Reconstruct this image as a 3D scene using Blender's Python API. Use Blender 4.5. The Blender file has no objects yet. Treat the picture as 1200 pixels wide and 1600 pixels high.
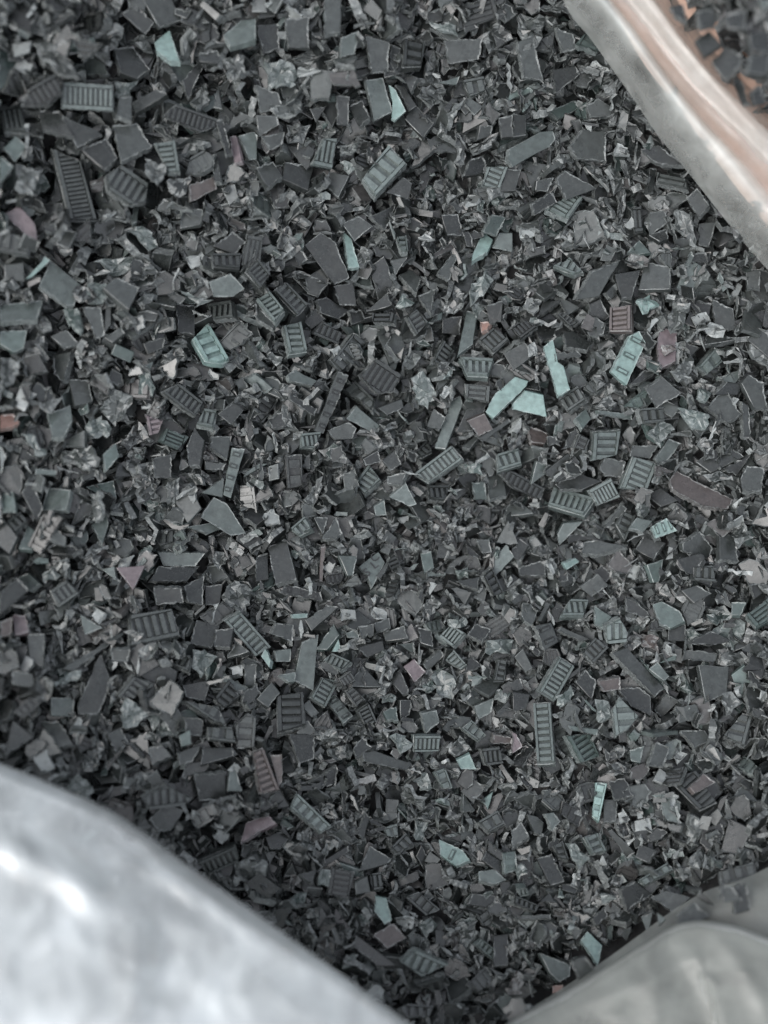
import bpy, math, random, time
import numpy as np
from mathutils import Vector, Matrix, noise
T_START = time.time()
scene = bpy.context.scene
COL = scene.collection

# ---------------------------------------------------------------- camera
TILT = math.radians(8.0)
DIST = 0.26
THALF = math.tan(math.radians(19.1))
cam_data = bpy.data.cameras.new("camera")
cam = bpy.data.objects.new("camera", cam_data)
COL.objects.link(cam)
CAM = np.array([0.0, -DIST * math.sin(TILT), DIST * math.cos(TILT)])
cam.location = CAM
cam.rotation_euler = (TILT, 0, 0)
cam_data.sensor_fit = 'VERTICAL'
cam_data.sensor_height = 24.0
cam_data.lens = 12.0 / THALF
cam_data.clip_start = 0.01
cam_data.clip_end = 50.0
cam_data.dof.use_dof = True
cam_data.dof.focus_distance = 0.2565
cam_data.dof.aperture_fstop = 3.8
scene.camera = cam
scene.render.resolution_x = 768
scene.render.resolution_y = 1024

# ---------------------------------------------------------------- daylight
SUN_EL, SUN_ROT = math.radians(56), math.radians(-118)      # high, from the left of the picture
world = bpy.data.worlds.new("World")
scene.world = world
world.use_nodes = True
wn = world.node_tree
sky = wn.nodes.new("ShaderNodeTexSky")
sky.sky_type = 'NISHITA'
sky.sun_disc = False
sky.sun_elevation = SUN_EL
sky.sun_rotation = SUN_ROT
sky.air_density = 1.0
sky.dust_density = 2.5
sky.ozone_density = 0.6
bg = wn.nodes["Background"]
bg.inputs["Strength"].default_value = 0.15
veil = wn.nodes.new("ShaderNodeHueSaturation")          # thin cloud: the blue of the clear sky greyed
veil.inputs["Saturation"].default_value = 0.30
wn.links.new(sky.outputs[0], veil.inputs["Color"])
wn.links.new(veil.outputs[0], bg.inputs[0])
sun_data = bpy.data.lights.new("sun", 'SUN')
sun_data.energy = 0.55
sun_data.angle = math.radians(55)
sun_data.color = (1.0, 0.992, 0.975)
sun = bpy.data.objects.new("sun", sun_data)
sun.rotation_euler = Vector((math.sin(SUN_ROT) * math.cos(SUN_EL), math.cos(SUN_ROT) * math.cos(SUN_EL), math.sin(SUN_EL))).to_track_quat('Z', 'Y').to_euler()
COL.objects.link(sun)
scene.view_settings.view_transform = 'Standard'
scene.view_settings.look = 'None'
scene.view_settings.exposure = 1.45
scene.view_settings.gamma = 1.0

# ---------------------------------------------------------------- picture <-> place
FWD = np.array([0, math.sin(TILT), -math.cos(TILT)])
UP = np.array([0, math.cos(TILT), math.sin(TILT)])
def ray(X, Y):
    return FWD + np.array([1.0, 0, 0]) * ((X - 600) / 800 * THALF) + UP * ((800 - Y) / 800 * THALF)
def bowl(x, y):
    """height of the flake heap: lowest a little right of and below the middle, rising towards the bag"""
    dx, dy = x - 0.013, y + 0.015
    b = 0.014 * (np.maximum(0, -dx) / 0.08) ** 1.7 + 0.022 * (np.maximum(0, dy) / 0.105) ** 1.7
    b = b + 0.004 * (np.maximum(0, dx) / 0.06) ** 1.8 + 0.005 * (np.maximum(0, -dy) / 0.075) ** 2
    b = b + 0.0013 * np.sin(x * 95 + 1.3) * np.cos(y * 80 + 0.4) + 0.0008 * np.sin(x * 190 + y * 150)
    return np.minimum(b, 0.045)
def place(X, Y, z=None, lift=0.0):
    """the point of the heap (or of height z) that stands at this spot of the photograph"""
    d = ray(X, Y); zz = 0.0 if z is None else z
    for _ in range(6):
        p = CAM + d * ((zz - CAM[2]) / d[2])
        if z is None: zz = float(bowl(p[0], p[1])) + lift
    return CAM + d * ((zz - CAM[2]) / d[2])

# ---------------------------------------------------------------- materials
def new_mat(name):
    m = bpy.data.materials.new(name); m.use_nodes = True
    nt = m.node_tree
    return m, nt, nt.nodes["Principled BSDF"], nt.nodes["Material Output"]
def tex_noise(nt, scale, detail=3, rough=0.5, dist=0.0, vec=None):
    n = nt.nodes.new("ShaderNodeTexNoise")
    n.inputs["Scale"].default_value = scale; n.inputs["Detail"].default_value = detail
    n.inputs["Roughness"].default_value = rough; n.inputs["Distortion"].default_value = dist
    if vec is None:
        g = nt.nodes.new("ShaderNodeNewGeometry"); vec = g.outputs["Position"]
    nt.links.new(vec, n.inputs["Vector"])
    return n
def ramp(nt, src, a, b, lo=0.35, hi=0.65):
    r = nt.nodes.new("ShaderNodeMapRange")
    r.inputs["From Min"].default_value = lo; r.inputs["From Max"].default_value = hi
    r.inputs["To Min"].default_value = a; r.inputs["To Max"].default_value = b
    nt.links.new(src, r.inputs["Value"]); return r.outputs[0]
def bump(nt, h, strength, dist, prev=None):
    b = nt.nodes.new("ShaderNodeBump"); b.inputs["Strength"].default_value = strength
    b.inputs["Distance"].default_value = dist; nt.links.new(h, b.inputs["Height"])
    if prev is not None: nt.links.new(prev, b.inputs["Normal"])
    return b.outputs[0]

def plastic(name, torn):
    m, nt, p, out = new_mat(name)
    a = nt.nodes.new("ShaderNodeAttribute"); a.attribute_name = "tint"
    n1 = tex_noise(nt, 900, 4, 0.6)
    n2 = tex_noise(nt, 2600, 3, 0.6)
    n3 = tex_noise(nt, 260, 3, 0.55)
    mul = nt.nodes.new("ShaderNodeMix"); mul.data_type = 'RGBA'; mul.blend_type = 'MULTIPLY'
    mul.inputs[0].default_value = 1.0
    nt.links.new(a.outputs["Color"], mul.inputs[6])
    g = nt.nodes.new("ShaderNodeCombineColor")
    v = ramp(nt, n1.outputs[0], 0.78, 1.2)
    for i in range(3): nt.links.new(v, g.inputs[i])
    nt.links.new(g.outputs[0], mul.inputs[7])
    colour = mul.outputs[2]
    # pale dust and scuffs
    mx = nt.nodes.new("ShaderNodeMix"); mx.data_type = 'RGBA'
    mx.inputs[7].default_value = (0.16, 0.165, 0.16, 1) if not torn else (0.28, 0.30, 0.295, 1)
    f = ramp(nt, n2.outputs[0], 0.0, 0.12 if not torn else 0.42, 0.52, 0.72)
    if torn:
        ad = nt.nodes.new("ShaderNodeMath"); ad.operation = 'ADD'; ad.inputs[1].default_value = 0.2
        nt.links.new(f, ad.inputs[0]); f = ad.outputs[0]
    nt.links.new(f, mx.inputs[0]); nt.links.new(colour, mx.inputs[6])
    nt.links.new(mx.outputs[2], p.inputs["Base Color"])
    nt.links.new(ramp(nt, n3.outputs[0], 0.2, 0.42) if not torn else ramp(nt, n1.outputs[0], 0.22, 0.5), p.inputs["Roughness"])
    b1 = bump(nt, n1.outputs[0], 0.25 if not torn else 0.9, 0.00012 if not torn else 0.0003)
    b2 = bump(nt, n3.outputs[0], 0.15, 0.0003, b1)
    nt.links.new(b2, p.inputs["Normal"])
    p.inputs["IOR"].default_value = 1.5
    return m
M_FLAKE = plastic("flake_plastic", False)
M_TORN = plastic("torn_flake_plastic", True)

def film(name, col, clear_lo, clear_hi, rough, nscale, bump_d, trans=0.35, layers=False):
    m, nt, p, out = new_mat(name)
    p.inputs["Base Color"].default_value = (*col, 1)
    n = tex_noise(nt, nscale, 5, 0.55, 0.6)
    n2 = tex_noise(nt, nscale * 9, 4, 0.6, 0.3)
    n3 = tex_noise(nt, nscale * 1.7, 6, 0.62, 1.2)                       # stretched, whitened patches
    cm = nt.nodes.new("ShaderNodeMix"); cm.data_type = 'RGBA'
    cm.inputs[6].default_value = (*[c * 0.74 for c in col], 1); cm.inputs[7].default_value = (*[min(.85, c * 1.25) for c in col], 1)
    nt.links.new(ramp(nt, n3.outputs[0], 0, 1), cm.inputs[0]); nt.links.new(cm.outputs[2], p.inputs["Base Color"])
    mr = ramp(nt, n.outputs[0], rough * 0.7, rough * 1.4)
    nt.links.new(mr, p.inputs["Roughness"])
    b = bump(nt, n.outputs[0], 0.5, bump_d); b = bump(nt, n2.outputs[0], 0.35, bump_d * 0.12, b)
    nt.links.new(b, p.inputs["Normal"])
    p.inputs["IOR"].default_value = 1.5
    tl = nt.nodes.new("ShaderNodeBsdfTranslucent"); tl.inputs[0].default_value = (*col, 1)
    mt = nt.nodes.new("ShaderNodeMixShader"); mt.inputs[0].default_value = trans
    nt.links.new(p.outputs[0], mt.inputs[1]); nt.links.new(tl.outputs[0], mt.inputs[2])
    tr = nt.nodes.new("ShaderNodeBsdfTransparent")
    gl = nt.nodes.new("ShaderNodeBsdfGlossy"); gl.inputs["Roughness"].default_value = rough
    nt.links.new(b, gl.inputs["Normal"])
    fr = nt.nodes.new("ShaderNodeFresnel"); fr.inputs[0].default_value = 1.5; nt.links.new(b, fr.inputs[1])
    clear = nt.nodes.new("ShaderNodeMixShader")
    nt.links.new(fr.outputs[0], clear.inputs[0]); nt.links.new(tr.outputs[0], clear.inputs[1]); nt.links.new(gl.outputs[0], clear.inputs[2])
    mx = nt.nodes.new("ShaderNodeMixShader")
    cl = ramp(nt, n.outputs[0], clear_lo, clear_hi)
    if layers:
        a = nt.nodes.new("ShaderNodeAttribute"); a.attribute_name = "layers"
        inv = nt.nodes.new("ShaderNodeMath"); inv.operation = 'SUBTRACT'; inv.use_clamp = True
        inv.inputs[0].default_value = 1.0; nt.links.new(a.outputs["Fac"], inv.inputs[1])
        sc = nt.nodes.new("ShaderNodeMath"); sc.operation = 'MULTIPLY'; sc.use_clamp = True
        nt.links.new(cl, sc.inputs[0]); nt.links.new(inv.outputs[0], sc.inputs[1]); cl = sc.outputs[0]
    nt.links.new(cl, mx.inputs[0])
    nt.links.new(mt.outputs[0], mx.inputs[1]); nt.links.new(clear.outputs[0], mx.inputs[2])
    nt.links.new(mx.outputs[0], out.inputs["Surface"])
    return m
M_FILM_WHITE = film("milky_bag_film", (0.54, 0.57, 0.575), 0.5, 1.0, 0.2, 38, 0.004, 0.25, True)
M_FILM_CORNER = film("thin_bag_film", (0.19, 0.20, 0.183), 0.15, 0.45, 0.42, 45, 0.0012, 0.25)
M_FILM_ROLL = film("clear_rolled_film", (0.47, 0.49, 0.465), 0.85, 1.15, 0.16, 55, 0.0012, 0.4, True)

def simple(name, col, rough, nscale, amp):
    m, nt, p, out = new_mat(name)
    n = tex_noise(nt, nscale, 5, 0.6)
    mx = nt.nodes.new("ShaderNodeMix"); mx.data_type = 'RGBA'
    mx.inputs[6].default_value = (*[c * (1 - amp) for c in col], 1); mx.inputs[7].default_value = (*[min(1, c * (1 + amp)) for c in col], 1)
    nt.links.new(ramp(nt, n.outputs[0], 0, 1), mx.inputs[0]); nt.links.new(mx.outputs[2], p.inputs["Base Color"])
    p.inputs["Roughness"].default_value = rough
    nt.links.new(bump(nt, n.outputs[0], 0.4, 0.0008), p.inputs["Normal"])
    return m
M_PEACH = simple("peach_sheet", (0.46, 0.31, 0.24), 0.55, 120, 0.12)
M_GROUND = simple("ground", (0.30, 0.27, 0.24), 0.9, 60, 0.25)
M_BOTTOM = simple("flake_bed", (0.02, 0.02, 0.02), 0.6, 400, 0.3)

# ---------------------------------------------------------------- mesh helpers
def tag(o, label=None, cat=None, group=None, kind=None):
    if label: o["label"] = label
    if cat: o["category"] = cat
    if group: o["group"] = group
    if kind: o["kind"] = kind
def make_mesh(name, V, F, MI=None, mats=(), smooth=False, tint=None):
    me = bpy.data.meshes.new(name)
    me.from_pydata([tuple(v) for v in V], [], F)
    for m in mats: me.materials.append(m)
    if MI is not None: me.polygons.foreach_set("material_index", MI)
    if smooth: me.polygons.foreach_set("use_smooth", [True] * len(F))
    if tint is not None:
        at = me.color_attributes.new("tint", 'FLOAT_COLOR', 'POINT')
        at.data.foreach_set("color", np.tile(np.array([*tint, 1.0], dtype=np.float32), len(V)))
    me.update()
    return me
def link(name, me, parent=None):
    o = bpy.data.objects.new(name, me); COL.objects.link(o)
    if parent is not None: o.parent = parent
    return o
def inside(px, py, poly):
    r = np.zeros(px.shape, bool); n = len(poly); j = n - 1
    for i in range(n):
        xi, yi = poly[i]; xj, yj = poly[j]
        if yi != yj:
            c = ((yi > py) != (yj > py)) & (px < (xj - xi) * (py - yi) / (yj - yi) + xi)
            r ^= c
        j = i
    return r
def clip(subject, box):
    """polygon clipped to the convex counter-clockwise polygon box"""
    out = [tuple(p) for p in subject]
    n = len(box)
    for i in range(n):
        a, b = box[i], box[(i + 1) % n]
        ex, ey = b[0] - a[0], b[1] - a[1]
        side = lambda p: ex * (p[1] - a[1]) - ey * (p[0] - a[0])
        res = []
        for k in range(len(out)):
            p, q = out[k], out[(k + 1) % len(out)]
            sp, sq = side(p), side(q)
            if sp >= 0: res.append(p)
            if (sp >= 0) != (sq >= 0):
                t = sp / (sp - sq); res.append((p[0] + t * (q[0] - p[0]), p[1] + t * (q[1] - p[1])))
        out = res
        if len(out) < 3: return []
    return out
def area(poly):
    return 0.5 * sum(poly[i][0] * poly[(i + 1) % len(poly)][1] - poly[(i + 1) % len(poly)][0] * poly[i][1] for i in range(len(poly)))
def ccw(poly):
    return poly if area(poly) > 0 else poly[::-1]

def warp_z(w, x, y):
    return w[0] * x * x + w[1] * x * y + w[2] * y * y
def plate(poly, t, rng, rag=1.0, step=0.0006, curl=1.0):
    """a broken flake of moulded plastic: flat faces, some clean-cut edges, some torn ones with a raised burr"""
    poly = ccw(poly); n = len(poly)
    size = math.sqrt(abs(area(poly)))
    w = [rng.uniform(-1, 1) * 9.0 * curl * (0.003 / max(size, 0.001)) for _ in range(3)]
    ring = []; torn = []; rim = []
    for i in range(n):
        a, b = poly[i], poly[(i + 1) % n]
        L = math.hypot(b[0] - a[0], b[1] - a[1])
        if L < 1e-6: continue
        tr = rng.random() < 0.62; worn = rng.random() < 0.4
        k = max(1, int(round(L / (step if tr else step * 3))))
        nx, ny = (b[1] - a[1]) / L, -(b[0] - a[0]) / L
        for s in range(k):
            f = (s + (rng.uniform(-0.25, 0.25) if s else 0)) / k
            d = rng.gauss(0, 0.00008 * rag) if tr else rng.gauss(0, 0.00003)
            ring.append((a[0] + (b[0] - a[0]) * f + nx * d, a[1] + (b[1] - a[1]) * f + ny * d)); torn.append(tr); rim.append(tr or worn)
    m = len(ring); V = []; F = []; MI = []
    cx = sum(p[0] for p in ring) / m; cy = sum(p[1] for p in ring) / m
    h = t / 2
    for (x, y) in ring:
        V.append((x + rng.gauss(0, 0.00005), y + rng.gauss(0, 0.00005), -h + rng.uniform(0, 0.0001)))
    for i, (x, y) in enumerate(ring):
        z = h - 0.00008 if not torn[i] else h + abs(rng.gauss(0, 0.0002)) * rag
        V.append((x, y, z))
    for i, (x, y) in enumerate(ring):
        r = math.hypot(x - cx, y - cy) + 1e-9
        d = min((0.00013 if not torn[i] else rng.uniform(0.00012, 0.00034)), 0.35 * r)
        V.append((x - (x - cx) / r * d, y - (y - cy) / r * d, h))
    V = [(x, y, z + warp_z(w, x - cx, y - cy)) for (x, y, z) in V]
    for i in range(m):
        j = (i + 1) % m
        F.append((i, j, m + j, m + i)); MI.append(1 if torn[i] else 0)
        F.append((m + i, m + j, 2 * m + j, 2 * m + i)); MI.append(1 if rim[i] else 0)
    # top and bottom, fanned from an inner ring so that the faces follow the warp
    F.append(tuple(range(2 * m, 3 * m))); MI.append(0)
    F.append(tuple(range(m - 1, -1, -1))); MI.append(0)
    return V, F, MI, w, (cx, cy)
def shred(poly, t, rng, amp=0.00055):
    """a crumpled, torn flake"""
    poly = ccw(poly); n = len(poly); ring = []
    for i in range(n):
        a, b = poly[i], poly[(i + 1) % n]
        L = math.hypot(b[0] - a[0], b[1] - a[1]); k = max(1, int(round(L / 0.0008)))
        for s in range(k):
            f = s / k
            ring.append((a[0] + (b[0] - a[0]) * f + rng.gauss(0, 0.0002), a[1] + (b[1] - a[1]) * f + rng.gauss(0, 0.0002)))
    m = len(ring); cx = sum(p[0] for p in ring) / m; cy = sum(p[1] for p in ring) / m
    V = []; F = []; MI = []
    th = rng.uniform(0, math.pi); fold = rng.uniform(900, 1900); ph = rng.uniform(0, 6)
    def hz(x, y):
        u = (x - cx) * math.cos(th) + (y - cy) * math.sin(th)
        return amp * 0.9 * math.sin(u * fold * 1.3 + ph) + rng.gauss(0, amp * 0.24)
    levels = [1.0, 0.72, 0.4]
    for li, s in enumerate(levels):
        for (x, y) in ring:
            q = s * rng.uniform(0.92, 1.06)
            X, Y = cx + (x - cx) * q, cy + (y - cy) * q
            if li: X += rng.gauss(0, 0.00022); Y += rng.gauss(0, 0.00022)
            V.append((X, Y, t / 2 + hz(X, Y)))
    c = len(V); V.append((cx, cy, t / 2 + hz(cx, cy)))
    bot = len(V)
    for i, (x, y) in enumerate(ring): V.append((x, y, V[i][2] - t))
    for i in range(m):
        j = (i + 1) % m
        for li in range(2):
            a, b = li * m, (li + 1) * m
            F.append((a + i, a + j, b + j)); MI.append(1 if rng.random() < 0.6 else 0)
            F.append((a + i, b + j, b + i)); MI.append(1 if rng.random() < 0.5 else 0)
        F.append((2 * m + i, 2 * m + j, c)); MI.append(0)
        F.append((bot + i, bot + j, j, i)); MI.append(1)
    F.append(tuple(range(bot + m - 1, bot - 1, -1))); MI.append(0)
    return V, F, MI
def prism(poly, z0, z1, w, c, slope=0.00007):
    poly = ccw(poly); m = len(poly)
    if m < 3: return None
    px = sum(p[0] for p in poly) / m; py = sum(p[1] for p in poly) / m
    V = [(x, y, z0 + warp_z(w, x - c[0], y - c[1])) for x, y in poly]
    for x, y in poly:
        r = math.hypot(x - px, y - py) + 1e-9; d = min(slope, r * 0.4)
        X, Y = x - (x - px) / r * d, y - (y - py) / r * d
        V.append((X, Y, z1 + warp_z(w, X - c[0], Y - c[1])))
    F = [(i, (i + 1) % m, m + (i + 1) % m, m + i) for i in range(m)] + [tuple(range(m, 2 * m))]
    return V, F
def ribs_of(poly, n, along, t, w, c, slots, rng, height=0.0006):
    """the moulded bars (and the two rails they run between) that stand on a flake"""
    poly = ccw(poly)
    cx = sum(p[0] for p in poly) / len(poly); cy = sum(p[1] for p in poly) / len(poly)
    ins = [(cx + (x - cx) * 0.94, cy + (y - cy) * 0.94) for x, y in poly]
    xs = [p[0] for p in ins]; ys = [p[1] for p in ins]
    x0, x1, y0, y1 = min(xs), max(xs), min(ys), max(ys)
    if along: x0, x1, y0, y1 = y0, y1, x0, x1
    def rect(a0, a1, b0, b1):
        r = [(a0, b0), (a1, b0), (a1, b1), (a0, b1)]
        return ccw([(q, p) for p, q in r]) if along else r
    h = t / 2; res = []
    rail = min(0.0006, (y1 - y0) * 0.13)
    pitch = (x1 - x0) / n
    if slots:
        for k in range(n):
            a = x0 + pitch * (k + 0.5); b0 = y0 + (y1 - y0) * 0.14; b1 = y1 - (y1 - y0) * 0.14
            q = clip(ins, rect(a - min(0.00042, pitch * 0.2), a + min(0.00042, pitch * 0.2), b0, b1))
            if q: res.append(("slot_rim", prism(q, h - 0.0001, h + 0.00022, w, c)))
            q = clip(ins, rect(a - min(0.0002, pitch * 0.1), a + min(0.0002, pitch * 0.1), b0 + 0.0003, b1 - 0.0003))
            if q: res.append(("slot_ridge", prism(q, h + 0.0001, h + 0.00038, w, c)))
        return [r for r in res if r[1]]
    for k in range(n):
        a = x0 + pitch * (k + 0.5); hw = pitch * 0.27
        q = clip(ins, rect(a - hw, a + hw, y0 + rail * 1.15, y1 - rail * 1.15))
        if q: res.append(("rib", prism(q, h - 0.0001, h + height * rng.uniform(0.85, 1.1), w, c)))
    for b in ((y0, y0 + rail), (y1 - rail, y1)):
        q = clip(ins, rect(x0, x1, b[0], b[1]))
        if q: res.append(("rail", prism(q, h - 0.0001, h + height * 1.15, w, c)))
    return [r for r in res if r[1]]

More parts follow.
